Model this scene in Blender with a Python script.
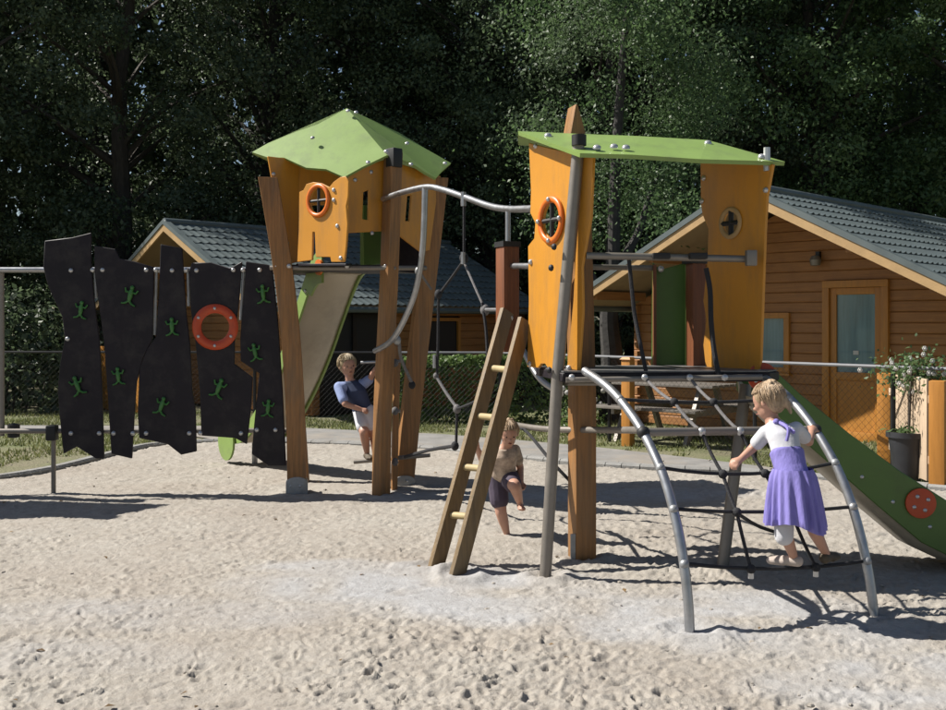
import bpy, bmesh, math, random
import numpy as np
from mathutils import Vector, Matrix

random.seed(7)
RNG = np.random.default_rng(11)
scene = bpy.context.scene
for o in list(bpy.data.objects):
    bpy.data.objects.remove(o)
C = scene.collection

# ------------------------------------------------------------------ camera
F = 1040.0            # focal length in photo pixels (photo 946 x 710)
CX, CY, HOR, CAMZ = 473.0, 355.0, 325.0, 1.47
cam_d = bpy.data.cameras.new('camera')
cam = bpy.data.objects.new('camera', cam_d)
C.objects.link(cam)
cam_d.sensor_width = 36.0
cam_d.lens = 36.0 * F / 946.0
cam_d.clip_end = 2000.0
cam_d.clip_start = 0.05
cam.location = (0, 0, CAMZ)
cam.rotation_euler = (math.radians(90), 0, 0)
cam_d.shift_y = -(CY - HOR) / 946.0
scene.camera = cam

# ------------------------------------------------------------------ light
SX, SY = 0.92, -0.17                       # shadow offset per metre of height
sun_el = math.atan2(1.0, math.hypot(SX, SY))
world = bpy.data.worlds.new('World')
scene.world = world
world.use_nodes = True
nt = world.node_tree
bg = nt.nodes['Background']
sky = nt.nodes.new('ShaderNodeTexSky')
sky.sky_type = 'NISHITA'
sky.sun_disc = False
sky.sun_elevation = sun_el
sky.sun_rotation = math.atan2(-SX, -SY)
nt.links.new(sky.outputs[0], bg.inputs[0])
bg.inputs[1].default_value = 0.05
sl = bpy.data.lights.new('sun', 'SUN')
sl.energy = 5.0
sl.angle = math.radians(0.5)
sl.color = (1.0, 0.955, 0.88)
sun = bpy.data.objects.new('sun', sl)
C.objects.link(sun)
sun.location = (-9, 2, 14)
sun.rotation_euler = Vector((SX, SY, -1.0)).to_track_quat('-Z', 'Y').to_euler()
scene.view_settings.view_transform = 'Standard'
scene.view_settings.look = 'None'
scene.view_settings.exposure = 0.75
scene.view_settings.gamma = 1.0
scene.view_settings.use_curve_mapping = False
scene.render.engine = 'CYCLES'
scene.render.resolution_x = 1024
scene.render.resolution_y = 769

# ------------------------------------------------------------------ pixel helpers
def P(x, y, Y):
    return Vector(((x - CX) / F * Y, Y, CAMZ - (y - HOR) / F * Y))
def G(x, y, z=0.0):
    Y = (CAMZ - z) * F / (y - HOR)
    return Vector(((x - CX) / F * Y, Y, z))
def PL(x, y, A, B):
    """pixel ray met with the vertical plane through plan points A, B"""
    a = (x - CX) / F
    nx, ny = B[1] - A[1], A[0] - B[0]
    Y = (nx * A[0] + ny * A[1]) / (nx * a + ny)
    return P(x, y, Y)

# ------------------------------------------------------------------ materials
MATS = {}
KA = 0.68
def mat(name, col, rough=0.6, metal=0.0, var=0.12, scale=6.0, stretch=(1, 1, 1), bump=0.0,
        bscale=60.0, dirt=None, dirt_amt=0.0, dirt_scale=2.0, spec=0.5, translucent=0.0, coat=0.0, streak=None):
    col = tuple(c * KA for c in col); dirt = tuple(c * KA for c in dirt) if dirt else None
    m = bpy.data.materials.new(name); m.use_nodes = True
    n = m.node_tree.nodes; l = m.node_tree.links
    b = n['Principled BSDF']
    b.inputs['Roughness'].default_value = rough
    b.inputs['Metallic'].default_value = metal
    b.inputs['Specular IOR Level'].default_value = spec
    b.inputs['Coat Weight'].default_value = coat
    tc = n.new('ShaderNodeTexCoord')
    mp = n.new('ShaderNodeMapping'); mp.inputs['Scale'].default_value = stretch
    l.new(tc.outputs['Object'], mp.inputs['Vector'])
    nz = n.new('ShaderNodeTexNoise'); nz.inputs['Scale'].default_value = scale
    nz.inputs['Detail'].default_value = 6; nz.inputs['Roughness'].default_value = 0.62
    l.new(mp.outputs[0], nz.inputs['Vector'])
    rp = n.new('ShaderNodeValToRGB')
    rp.color_ramp.elements[0].position = 0.3; rp.color_ramp.elements[1].position = 0.7
    rp.color_ramp.elements[0].color = (*[max(0, c * (1 - var)) for c in col], 1)
    rp.color_ramp.elements[1].color = (*[min(1, c * (1 + var)) for c in col], 1)
    l.new(nz.outputs[0], rp.inputs[0])
    out = rp.outputs[0]
    if dirt is not None:
        nd = n.new('ShaderNodeTexNoise'); nd.inputs['Scale'].default_value = dirt_scale
        nd.inputs['Detail'].default_value = 8; nd.inputs['Roughness'].default_value = 0.7
        if streak:
            m2 = n.new('ShaderNodeMapping'); m2.inputs['Scale'].default_value = streak; l.new(tc.outputs['Object'], m2.inputs['Vector']); l.new(m2.outputs[0], nd.inputs['Vector'])
        else: l.new(tc.outputs['Object'], nd.inputs['Vector'])
        rd = n.new('ShaderNodeValToRGB')
        rd.color_ramp.elements[0].position = 0.48; rd.color_ramp.elements[0].color = (0, 0, 0, 1)
        rd.color_ramp.elements[1].position = 0.72; rd.color_ramp.elements[1].color = (dirt_amt,) * 3 + (1,)
        l.new(nd.outputs[0], rd.inputs[0])
        mx = n.new('ShaderNodeMix'); mx.data_type = 'RGBA'
        l.new(rd.outputs[0], mx.inputs[0]); l.new(out, mx.inputs[6]); mx.inputs[7].default_value = (*dirt, 1)
        out = mx.outputs[2]
    l.new(out, b.inputs['Base Color'])
    rr = n.new('ShaderNodeMapRange')
    rr.inputs[3].default_value = max(0.02, rough - 0.1); rr.inputs[4].default_value = min(1, rough + 0.1)
    l.new(nz.outputs[0], rr.inputs[0]); l.new(rr.outputs[0], b.inputs['Roughness'])
    if bump > 0:
        nb = n.new('ShaderNodeTexNoise'); nb.inputs['Scale'].default_value = bscale; nb.inputs['Detail'].default_value = 4
        l.new(mp.outputs[0], nb.inputs['Vector'])
        bp = n.new('ShaderNodeBump'); bp.inputs['Strength'].default_value = bump; bp.inputs['Distance'].default_value = 0.01
        l.new(nb.outputs[0], bp.inputs['Height']); l.new(bp.outputs[0], b.inputs['Normal'])
    MATS[name] = m
    return m

mat('orange_panel', (0.76, 0.33, 0.030), 0.42, var=0.05, scale=3, bump=0.08, bscale=90, dirt=(0.40, 0.21, 0.07), dirt_amt=0.55, dirt_scale=4, streak=(2.2, 2.2, 0.45))
mat('black_panel', (0.014, 0.010, 0.016), 0.55, var=0.25, scale=3, bump=0.06, bscale=120, dirt=(0.075, 0.066, 0.06), dirt_amt=0.5, dirt_scale=5, spec=0.3)
mat('lime_panel', (0.29, 0.43, 0.11), 0.45, var=0.06, scale=3, bump=0.06, bscale=90, dirt=(0.19, 0.25, 0.10), dirt_amt=0.6, dirt_scale=4, streak=(1.5, 0.8, 1.5))
mat('dark_green_panel', (0.105, 0.21, 0.036), 0.45, var=0.08, scale=3, bump=0.05, dirt=(0.09, 0.11, 0.04), dirt_amt=0.35, dirt_scale=5)
mat('grip_green', (0.055, 0.22, 0.045), 0.45, var=0.1)
mat('red_ring', (0.66, 0.075, 0.012), 0.4, var=0.06, bump=0.05, dirt=(0.35, 0.08, 0.03), dirt_amt=0.3, dirt_scale=9)
mat('orange_ring', (0.86, 0.20, 0.016), 0.4, var=0.06)
mat('wood_post', (0.37, 0.175, 0.055), 0.55, var=0.34, scale=7, stretch=(7, 7, 0.35), bump=0.35, bscale=22, dirt=(0.24, 0.16, 0.09), dirt_amt=0.7, dirt_scale=3, streak=(3, 3, .5))
mat('red_wood', (0.23, 0.075, 0.026), 0.55, var=0.3, scale=7, stretch=(7, 7, 0.35), bump=0.3, bscale=22)
mat('ladder_wood', (0.25, 0.165, 0.075), 0.65, var=0.3, scale=7, stretch=(5, 5, 0.5), bump=0.3, bscale=22, dirt=(0.20, 0.16, 0.11), dirt_amt=0.6, dirt_scale=4)
mat('rung_wood', (0.55, 0.43, 0.22), 0.6, var=0.15, scale=9)
mat('steel', (0.55, 0.56, 0.58), 0.38, metal=0.85, var=0.12, scale=14, dirt=(0.33, 0.31, 0.29), dirt_amt=0.5, dirt_scale=9)
mat('dull_steel', (0.32, 0.29, 0.255), 0.5, metal=0.45, var=0.15, scale=14, dirt=(0.24, 0.21, 0.18), dirt_amt=0.5, dirt_scale=7)
mat('galvanised', (0.42, 0.43, 0.44), 0.5, metal=0.5, var=0.18, scale=18, dirt=(0.42, 0.37, 0.30), dirt_amt=0.7, dirt_scale=6)
mat('bolt_metal', (0.72, 0.72, 0.72), 0.3, metal=0.6, var=0.05)
mat('black_rubber', (0.012, 0.012, 0.013), 0.6, var=0.2)
mat('rope', (0.022, 0.022, 0.026), 0.85, var=0.3, scale=60, bump=0.5, bscale=140)
mat('grey_rope', (0.20, 0.19, 0.19), 0.85, var=0.3, scale=60, bump=0.5, bscale=140)
mat('deck_top', (0.16, 0.16, 0.165), 0.5, var=0.2, scale=12, bump=0.2, dirt=(0.4, 0.35, 0.28), dirt_amt=0.5, dirt_scale=6)
mat('slide_beige', (0.58, 0.51, 0.39), 0.42, var=0.06, scale=2.5, dirt=(0.28, 0.25, 0.19), dirt_amt=0.5, dirt_scale=3)
mat('tile_metal', (0.140, 0.172, 0.176), 0.42, var=0.14, scale=3, dirt=(0.16, 0.175, 0.155), dirt_amt=0.5, dirt_scale=2.2)
mat('log_wood', (0.46, 0.205, 0.062), 0.6, var=0.22, scale=5, stretch=(0.5, 0.5, 8), bump=0.25, bscale=18, dirt=(0.28, 0.125, 0.045), dirt_amt=0.6, dirt_scale=2.5)
mat('door_wood', (0.62, 0.265, 0.045), 0.5, var=0.14, scale=6, stretch=(6, 6, 0.5), bump=0.15)
mat('barge_wood', (0.56, 0.36, 0.16), 0.6, var=0.14, scale=5, stretch=(1, 1, 1), bump=0.15)
mat('soffit', (0.40, 0.29, 0.17), 0.7, var=0.12, scale=5)
mat('cream_wood', (0.66, 0.50, 0.35), 0.7, var=0.12, scale=6, stretch=(8, 8, 0.6), bump=0.2)
mat('rail_grey', (0.22, 0.225, 0.24), 0.6, var=0.15)
mat('curtain', (0.16, 0.30, 0.34), 0.15, var=0.2, scale=3.5, stretch=(6, 6, 0.4), coat=0.6)
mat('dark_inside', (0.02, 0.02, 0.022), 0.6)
mat('black_metal', (0.015, 0.015, 0.017), 0.45, metal=0.2, var=0.2)
mat('pot_grey', (0.028, 0.030, 0.036), 0.5, var=0.2, scale=8)
mat('soil', (0.05, 0.035, 0.022), 0.95, var=0.4, scale=20, bump=0.6)
mat('concrete', (0.34, 0.335, 0.32), 0.85, var=0.16, scale=8, bump=0.4, bscale=50, dirt=(0.25, 0.22, 0.18), dirt_amt=0.6, dirt_scale=3)
mat('skin', (0.62, 0.34, 0.24), 0.5, var=0.06, scale=9)
mat('hair_blond', (0.52, 0.37, 0.23), 0.55, var=0.4, scale=30, stretch=(3, 3, 0.6), bump=0.6, bscale=40)
mat('hair_brown', (0.46, 0.36, 0.22), 0.55, var=0.4, scale=30, stretch=(3, 3, 0.6), bump=0.6, bscale=40)
mat('white_cloth', (0.74, 0.74, 0.78), 0.85, var=0.05, scale=12, bump=0.5, bscale=18)
mat('purple_cloth', (0.29, 0.25, 0.66), 0.85, var=0.16, scale=10, stretch=(2, 2, 0.5), bump=0.5, bscale=20)
mat('blue_cloth', (0.34, 0.43, 0.74), 0.85, var=0.1, scale=12, bump=0.4, bscale=18)
mat('navy_cloth', (0.045, 0.065, 0.14), 0.85, var=0.2, scale=12, bump=0.4, bscale=18)
mat('beige_cloth', (0.56, 0.44, 0.34), 0.85, var=0.5, scale=22, bump=0.4, bscale=18)
mat('plum_cloth', (0.085, 0.065, 0.10), 0.85, var=0.15, scale=12, bump=0.4, bscale=18)
mat('shoe_brown', (0.10, 0.075, 0.045), 0.7)
mat('shoe_pale', (0.62, 0.52, 0.45), 0.7)
mat('eye', (0.02, 0.015, 0.012), 0.2)
mat('lip', (0.42, 0.14, 0.11), 0.5)
mat('flower', (0.80, 0.78, 0.72), 0.7)
mat('bark', (0.075, 0.062, 0.05), 0.9, var=0.4, scale=8, stretch=(3, 3, 0.7), bump=0.9, bscale=14)
mat('grey_bark', (0.055, 0.050, 0.046), 0.9, var=0.4, scale=5, stretch=(1, 1, 1.5), bump=0.7, bscale=14)

def leaf_mat(name, c0, c1, trans=0.35, rough=0.45):
    m = bpy.data.materials.new(name); m.use_nodes = True
    n = m.node_tree.nodes; l = m.node_tree.links
    b = n['Principled BSDF']; out = n['Material Output']
    at = n.new('ShaderNodeAttribute'); at.attribute_name = 'tint'
    mx = n.new('ShaderNodeMix'); mx.data_type = 'RGBA'
    l.new(at.outputs['Fac'], mx.inputs[0])
    mx.inputs[6].default_value = (*c0, 1); mx.inputs[7].default_value = (*c1, 1)
    l.new(mx.outputs[2], b.inputs['Base Color'])
    b.inputs['Roughness'].default_value = rough
    tr = n.new('ShaderNodeBsdfTranslucent'); l.new(mx.outputs[2], tr.inputs['Color'])
    ms = n.new('ShaderNodeMixShader'); ms.inputs[0].default_value = trans
    l.new(b.outputs[0], ms.inputs[1]); l.new(tr.outputs[0], ms.inputs[2])
    l.new(ms.outputs[0], out.inputs['Surface'])
    MATS[name] = m
leaf_mat('leaf_dark', (0.032, 0.052, 0.026), (0.125, 0.168, 0.090), 0.45, 0.52)
leaf_mat('leaf_grey', (0.042, 0.070, 0.034), (0.135, 0.190, 0.098), 0.42, 0.58)
leaf_mat('leaf_mid', (0.046, 0.088, 0.032), (0.145, 0.225, 0.090), 0.45, 0.5)
leaf_mat('leaf_hedge', (0.060, 0.11, 0.030), (0.20, 0.29, 0.09), 0.4)
leaf_mat('grass_blade', (0.10, 0.13, 0.035), (0.26, 0.26, 0.11), 0.3, 0.6)

# ------------------------------------------------------------------ object helpers
def tag(o, label=None, cat=None, group=None, kind=None):
    if label: o['label'] = label
    if cat: o['category'] = cat
    if group: o['group'] = group
    if kind: o['kind'] = kind
    return o
def empty(name, loc, rz=0.0):
    o = bpy.data.objects.new(name, None)
    o.empty_display_size = 0.2
    C.objects.link(o); o.location = loc; o.rotation_euler = (0, 0, rz)
    return o
def root_of(o):
    while o.parent: o = o.parent
    return o
def link_mesh(name, me, m, parent=None, loc=None, local=False, smooth=True, angle=35):
    """world-space mesh -> object; stored relative to its root's base point"""
    if not local:
        off = root_of(parent).location if parent else (Vector(loc) if loc is not None else Vector((0, 0, 0)))
        if off.length > 0: me.transform(Matrix.Translation(-off))
    if m: me.materials.append(MATS[m])
    if smooth:
        me.polygons.foreach_set('use_smooth', [True] * len(me.polygons))
        me.set_sharp_from_angle(angle=math.radians(angle))
    me.update()
    o = bpy.data.objects.new(name, me); C.objects.link(o)
    if parent: o.parent = parent
    elif loc is not None: o.location = loc
    return o

class MB:
    def __init__(s): s.v = []; s.f = []
    def add(s, vs, fs):
        k = len(s.v); s.v += [tuple(v) for v in vs]; s.f += [tuple(i + k for i in f) for f in fs]; return s
    def box(s, c, size, rz=0.0, mtx=None):
        hx, hy, hz = size[0] / 2, size[1] / 2, size[2] / 2
        m = mtx or Matrix.Rotation(rz, 3, 'Z'); c = Vector(c)
        vs = [c + m @ Vector((x, y, z)) for z in (-hz, hz) for (x, y) in ((-hx, -hy), (hx, -hy), (hx, hy), (-hx, hy))]
        return s.add(vs, [(3, 2, 1, 0), (4, 5, 6, 7), (0, 1, 5, 4), (1, 2, 6, 5), (2, 3, 7, 6), (3, 0, 4, 7)])
    def tube(s, pts, r, n=10, caps=True):
        pts = [Vector(p) for p in pts]
        rs = r if isinstance(r, (list, tuple)) else [r] * len(pts)
        up = None; rings = []
        for i, p in enumerate(pts):
            t = (pts[min(i + 1, len(pts) - 1)] - pts[max(i - 1, 0)]).normalized()
            if up is None:
                up = t.cross(Vector((0, 0, 1)))
                if up.length < 0.05: up = t.cross(Vector((0, 1, 0)))
                up.normalize()
            else:
                up = (up - t * up.dot(t)).normalized()
            w = t.cross(up)
            rings.append([p + (up * math.cos(a) + w * math.sin(a)) * rs[i] for a in [2 * math.pi * k / n for k in range(n)]])
        vs = [v for rg in rings for v in rg]; fs = []
        for i in range(len(pts) - 1):
            for k in range(n):
                k2 = (k + 1) % n
                fs.append((i * n + k, i * n + k2, (i + 1) * n + k2, (i + 1) * n + k))
        if caps:
            fs.append(tuple(range(n - 1, -1, -1))); fs.append(tuple((len(pts) - 1) * n + k for k in range(n)))
        return s.add(vs, fs)
    def beam(s, pts, w, d, rz=0.0):
        """rectangular section kept level, lofted through pts; w, d may be lists"""
        vs = []; fs = []; n = len(pts)
        for i, p in enumerate(pts):
            ww = w[i] if isinstance(w, (list, tuple)) else w
            dd = d[i] if isinstance(d, (list, tuple)) else d
            m = Matrix.Rotation(rz, 3, 'Z')
            for (x, y) in ((-1, -1), (1, -1), (1, 1), (-1, 1)):
                vs.append(Vector(p) + m @ Vector((x * ww / 2, y * dd / 2, 0)))
        for i in range(n - 1):
            for k in range(4):
                k2 = (k + 1) % 4
                fs.append((i * 4 + k, i * 4 + k2, i * 4 + 4 + k2, i * 4 + 4 + k))
        fs += [(3, 2, 1, 0), tuple((n - 1) * 4 + k for k in range(4))]
        return s.add(vs, fs)
    def ball(s, c, r, nu=10, nv=7, sc=(1, 1, 1), mtx=None):
        c = Vector(c); vs = [Vector((0, 0, 1))]; fs = []
        for j in range(1, nv):
            th = math.pi * j / nv
            for k in range(nu):
                a = 2 * math.pi * k / nu
                vs.append(Vector((math.sin(th) * math.cos(a), math.sin(th) * math.sin(a), math.cos(th))))
        vs.append(Vector((0, 0, -1)))
        for k in range(nu): fs.append((0, 1 + k, 1 + (k + 1) % nu))
        for j in range(nv - 2):
            for k in range(nu):
                a = 1 + j * nu + k; b = 1 + j * nu + (k + 1) % nu
                fs.append((a, a + nu, b + nu, b))
        L = len(vs) - 1
        for k in range(nu): fs.append((L, 1 + (nv - 2) * nu + (k + 1) % nu, 1 + (nv - 2) * nu + k))
        vs = [Vector((v.x * sc[0], v.y * sc[1], v.z * sc[2])) * r for v in vs]
        if mtx: vs = [mtx @ v for v in vs]
        return s.add([c + v for v in vs], fs)
    def lathe(s, c, prof, n=24):
        c = Vector(c); vs = []; fs = []
        for (r, z) in prof:
            for k in range(n):
                a = 2 * math.pi * k / n
                vs.append(c + Vector((r * math.cos(a), r * math.sin(a), z)))
        for i in range(len(prof) - 1):
            for k in range(n):
                k2 = (k + 1) % n
                fs.append((i * n + k, i * n + k2, i * n + n + k2, i * n + n + k))
        return s.add(vs, fs)
    def loft(s, rings, cap=True):
        n = len(rings[0]); vs = [v for r in rings for v in r]; fs = []
        for i in range(len(rings) - 1):
            for k in range(n):
                k2 = (k + 1) % n
                fs.append((i * n + k, i * n + k2, i * n + n + k2, i * n + n + k))
        if cap: fs += [tuple(range(n - 1, -1, -1)), tuple((len(rings) - 1) * n + k for k in range(n))]
        return s.add(vs, fs)
    def mesh(s, name='m'):
        me = bpy.data.meshes.new(name); me.from_pydata(s.v, [], s.f); me.update()
        return me
    def build(s, name, m, parent=None, loc=None, local=False, bevel=0.0, smooth=True, angle=35):
        me = s.mesh(name)
        bm = bmesh.new(); bm.from_mesh(me); bmesh.ops.recalc_face_normals(bm, faces=bm.faces[:])
        if bevel > 0:
            ed = [e for e in bm.edges if len(e.link_faces) == 2 and e.calc_face_angle(0) > 0.6]
            bmesh.ops.bevel(bm, geom=ed, offset=bevel, segments=2, affect='EDGES', profile=0.6)
        bm.to_mesh(me); bm.free()
        return link_mesh(name, me, m, parent, loc, local, smooth, angle)

def sheet(name, pts, thick, m, parent, hole=None, normal=None, bevel=0.004):
    """outline (3-D, planar) with optional hole loops, extruded by thick along normal"""
    bm = bmesh.new(); loops = [pts] + (hole or []); edges = []
    for lp in loops:
        vs = [bm.verts.new(p) for p in lp]
        edges += [bm.edges.new((vs[i], vs[(i + 1) % len(vs)])) for i in range(len(vs))]
    bmesh.ops.triangle_fill(bm, edges=edges, use_beauty=True, normal=normal)
    r = bmesh.ops.extrude_face_region(bm, geom=bm.faces[:])
    bmesh.ops.translate(bm, vec=Vector(normal) * thick, verts=[g for g in r['geom'] if isinstance(g, bmesh.types.BMVert)])
    bmesh.ops.recalc_face_normals(bm, faces=bm.faces[:])
    if bevel > 0:
        ed = [e for e in bm.edges if len(e.link_faces) == 2 and e.calc_face_angle(0) > 1.2]
        bmesh.ops.bevel(bm, geom=ed, offset=bevel, segments=1, affect='EDGES')
    me = bpy.data.meshes.new(name); bm.to_mesh(me); bm.free()
    return link_mesh(name, me, m, parent)

def plane_n(A, B):          # horizontal normal of the plan line A-B pointing away from the camera
    d = Vector((B[0] - A[0], B[1] - A[1], 0)).normalized()
    n = Vector((-d.y, d.x, 0))
    mid = Vector(((A[0] + B[0]) / 2, (A[1] + B[1]) / 2, 0))
    return n if n.dot(mid) > 0 else -n
def plane_u(A, B):
    d = Vector((B[0] - A[0], B[1] - A[1], 0)).normalized()
    return d if d.x > 0 else -d
def circle(c, u, r, n=28, rz=None):
    return [c + u * (r * math.cos(2 * math.pi * k / n)) + Vector((0, 0, (rz or r) * math.sin(2 * math.pi * k / n))) for k in range(n)]
def panel(name, px, A, B, thick, m, parent, hole=None, bevel=0.004):
    pts = [PL(x, y, A, B) for x, y in px]
    return sheet(name, pts, thick, m, parent, hole, plane_n(A, B), bevel)
def ring(name, c, u, nrm, ro, ri, m, parent, depth=0.03):
    """flattened torus standing proud of a panel; nrm points to the viewer side"""
    mb = MB(); N = 32; prof = []
    for k in range(8):
        a = 2 * math.pi * k / 8
        prof.append(((ro + ri) / 2 + (ro - ri) / 2 * math.cos(a), depth * 0.5 * math.sin(a)))
    rings = []
    for i in range(N):
        t = 2 * math.pi * i / N; d = u * math.cos(t) + Vector((0, 0, math.sin(t)))
        rings.append([c + d * r + nrm * (h + depth * 0.3) for r, h in prof])
    vs = [v for r in rings for v in r]; fs = []
    for i in range(N):
        for k in range(8):
            fs.append((i * 8 + k, i * 8 + (k + 1) % 8, ((i + 1) % N) * 8 + (k + 1) % 8, ((i + 1) % N) * 8 + k))
    mb.add(vs, fs)
    return mb.build(name, m, parent, angle=60)

BOLT = {}
def bolt(parent, p, nrm, r=0.014, m='bolt_metal'):
    key = (round(r, 4), m)
    if key not in BOLT:
        mb = MB().lathe((0, 0, 0), [(0.0005, 0.55 * r), (r * 0.55, 0.48 * r), (r * 0.9, 0.2 * r), (r, -0.3 * r)], 8)
        me = mb.mesh('bolt'); me.materials.append(MATS[m])
        me.polygons.foreach_set('use_smooth', [True] * len(me.polygons)); BOLT[key] = me
    o = bpy.data.objects.new('bolt', BOLT[key]); C.objects.link(o)
    o.parent = parent
    o.location = Vector(p) - root_of(parent).location
    o.rotation_euler = Vector(nrm).to_track_quat('Z', 'Y').to_euler()
    return o

def smooth_path(pts, n=6):
    """Catmull-Rom through 3-D points"""
    pts = [Vector(p) for p in pts]; out = []
    for i in range(len(pts) - 1):
        p0 = pts[max(i - 1, 0)]; p1 = pts[i]; p2 = pts[i + 1]; p3 = pts[min(i + 2, len(pts) - 1)]
        for k in range(n):
            t = k / n
            out.append(0.5 * ((2 * p1) + (p2 - p0) * t + (2 * p0 - 5 * p1 + 4 * p2 - p3) * t * t + (3 * p1 - p0 - 3 * p2 + p3) * t ** 3))
    out.append(pts[-1])
    return out
def tube(name, pts, r, m, parent, n=10, curve=0):
    if curve: pts = smooth_path(pts, curve)
    return MB().tube(pts, r, n).build(name, m, parent, angle=50)
def sag(a, b, d, n=8):
    a = Vector(a); b = Vector(b)
    return [a.lerp(b, t / n) - Vector((0, 0, d * 4 * (t / n) * (1 - t / n))) for t in range(n + 1)]

def cards(name, cen, nrm, size, m, parent=None, loc=None, aspect=0.6, tint=None, kind=None):
    """leaf-sized folded diamonds; cen (N,3), nrm (N,3), size (N,)"""
    N = len(cen)
    nrm = nrm / (np.linalg.norm(nrm, axis=1, keepdims=True) + 1e-9)
    rv = RNG.normal(size=(N, 3)); u = np.cross(nrm, rv); u /= (np.linalg.norm(u, axis=1, keepdims=True) + 1e-9)
    w = np.cross(nrm, u); s = size[:, None]
    v = np.empty((N, 4, 3), np.float32)
    v[:, 0] = cen - u * s * 0.5
    v[:, 1] = cen - w * s * aspect * 0.5 + nrm * s * 0.12
    v[:, 2] = cen + u * s * 0.5
    v[:, 3] = cen + w * s * aspect * 0.5 + nrm * s * 0.12
    me = bpy.data.meshes.new(name)
    me.vertices.add(N * 4); me.vertices.foreach_set('co', v.ravel())
    me.loops.add(N * 4); me.loops.foreach_set('vertex_index', np.arange(N * 4, dtype=np.int32))
    me.polygons.add(N); me.polygons.foreach_set('loop_start', np.arange(0, N * 4, 4, dtype=np.int32))
    a = me.attributes.new('tint', 'FLOAT', 'POINT')
    if tint is None: tint = RNG.random(N)
    a.data.foreach_set('value', np.repeat(tint, 4).astype(np.float32))
    me.update(calc_edges=True); me.validate()
    if loc is not None: me.transform(Matrix.Translation(-Vector(loc)))
    me.materials.append(MATS[m])
    o = bpy.data.objects.new(name, me); C.objects.link(o)
    if parent: o.parent = parent
    if loc is not None: o.location = loc
    if kind: o['kind'] = kind
    return o

# ================================================================== SETTING
def vnoise(x, y, seed, freq):
    """smooth value noise on arrays"""
    r = np.random.default_rng(seed); T = r.random((256, 256))
    x = x * freq + 1000.0; y = y * freq + 1000.0
    xi = np.floor(x).astype(int); yi = np.floor(y).astype(int); fx = x - xi; fy = y - yi
    fx = fx * fx * (3 - 2 * fx); fy = fy * fy * (3 - 2 * fy)
    a = T[xi & 255, yi & 255]; b = T[(xi + 1) & 255, yi & 255]; c = T[xi & 255, (yi + 1) & 255]; d = T[(xi + 1) & 255, (yi + 1) & 255]
    return (a * (1 - fx) + b * fx) * (1 - fy) + (c * (1 - fx) + d * fx) * fy - 0.5

KERB = [(-14.0, 8.2), (-8.0, 8.7), (-5.6, 9.0), (-4.7, 9.35), (-4.35, 9.75), (-4.12, 10.3), (-4.02, 10.9), (-3.93, 11.6), (-3.82, 12.2),
        (-3.5, 12.55), (-2.85, 12.72), (-1.72, 12.5), (-0.61, 12.04), (0.08, 11.5), (0.91, 10.84), (1.67, 10.4),
        (2.76, 10.0), (3.7, 9.35), (4.4, 8.8), (5.2, 8.0), (7.0, 6.0), (14.0, 4.0)]
KX = np.array([k[0] for k in KERB]); KY = np.array([k[1] for k in KERB])

# --- ground sheet to the horizon
def ground_material():
    m = bpy.data.materials.new('ground_cover'); m.use_nodes = True
    n = m.node_tree.nodes; l = m.node_tree.links; b = n['Principled BSDF']; b.inputs['Roughness'].default_value = 0.95
    tc = n.new('ShaderNodeTexCoord')
    n1 = n.new('ShaderNodeTexNoise'); n1.inputs['Scale'].default_value = 0.9; n1.inputs['Detail'].default_value = 8
    n2 = n.new('ShaderNodeTexNoise'); n2.inputs['Scale'].default_value = 40; n2.inputs['Detail'].default_value = 5
    for q in (n1, n2): l.new(tc.outputs['Object'], q.inputs['Vector'])
    r1 = n.new('ShaderNodeValToRGB'); e = r1.color_ramp.elements
    e[0].position = 0.36; e[0].color = (0.22, 0.195, 0.125, 1); e[1].position = 0.62; e[1].color = (0.15, 0.175, 0.065, 1)
    l.new(n1.outputs[0], r1.inputs[0])
    mx = n.new('ShaderNodeMix'); mx.data_type = 'RGBA'; mx.blend_type = 'MULTIPLY'; mx.inputs[0].default_value = 0.8
    r2 = n.new('ShaderNodeValToRGB'); r2.color_ramp.elements[0].position = 0.3; r2.color_ramp.elements[0].color = (0.45, 0.45, 0.45, 1)
    r2.color_ramp.elements[1].position = 0.7
    l.new(n2.outputs[0], r2.inputs[0]); l.new(r1.outputs[0], mx.inputs[6]); l.new(r2.outputs[0], mx.inputs[7])
    l.new(mx.outputs[2], b.inputs['Base Color'])
    bp = n.new('ShaderNodeBump'); bp.inputs['Strength'].default_value = 0.8; bp.inputs['Distance'].default_value = 0.03
    l.new(n2.outputs[0], bp.inputs['Height']); l.new(bp.outputs[0], b.inputs['Normal'])
    MATS['ground_cover'] = m
ground_material()
g = MB().add([(-900, -900, -0.002), (900, -900, -0.002), (900, 900, -0.002), (-900, 900, -0.002)], [(0, 1, 2, 3)]).build('ground', 'ground_cover', smooth=False)
tag(g, 'grassy ground with worn earthy patches stretching away under the trees', 'ground', kind='structure')

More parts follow.
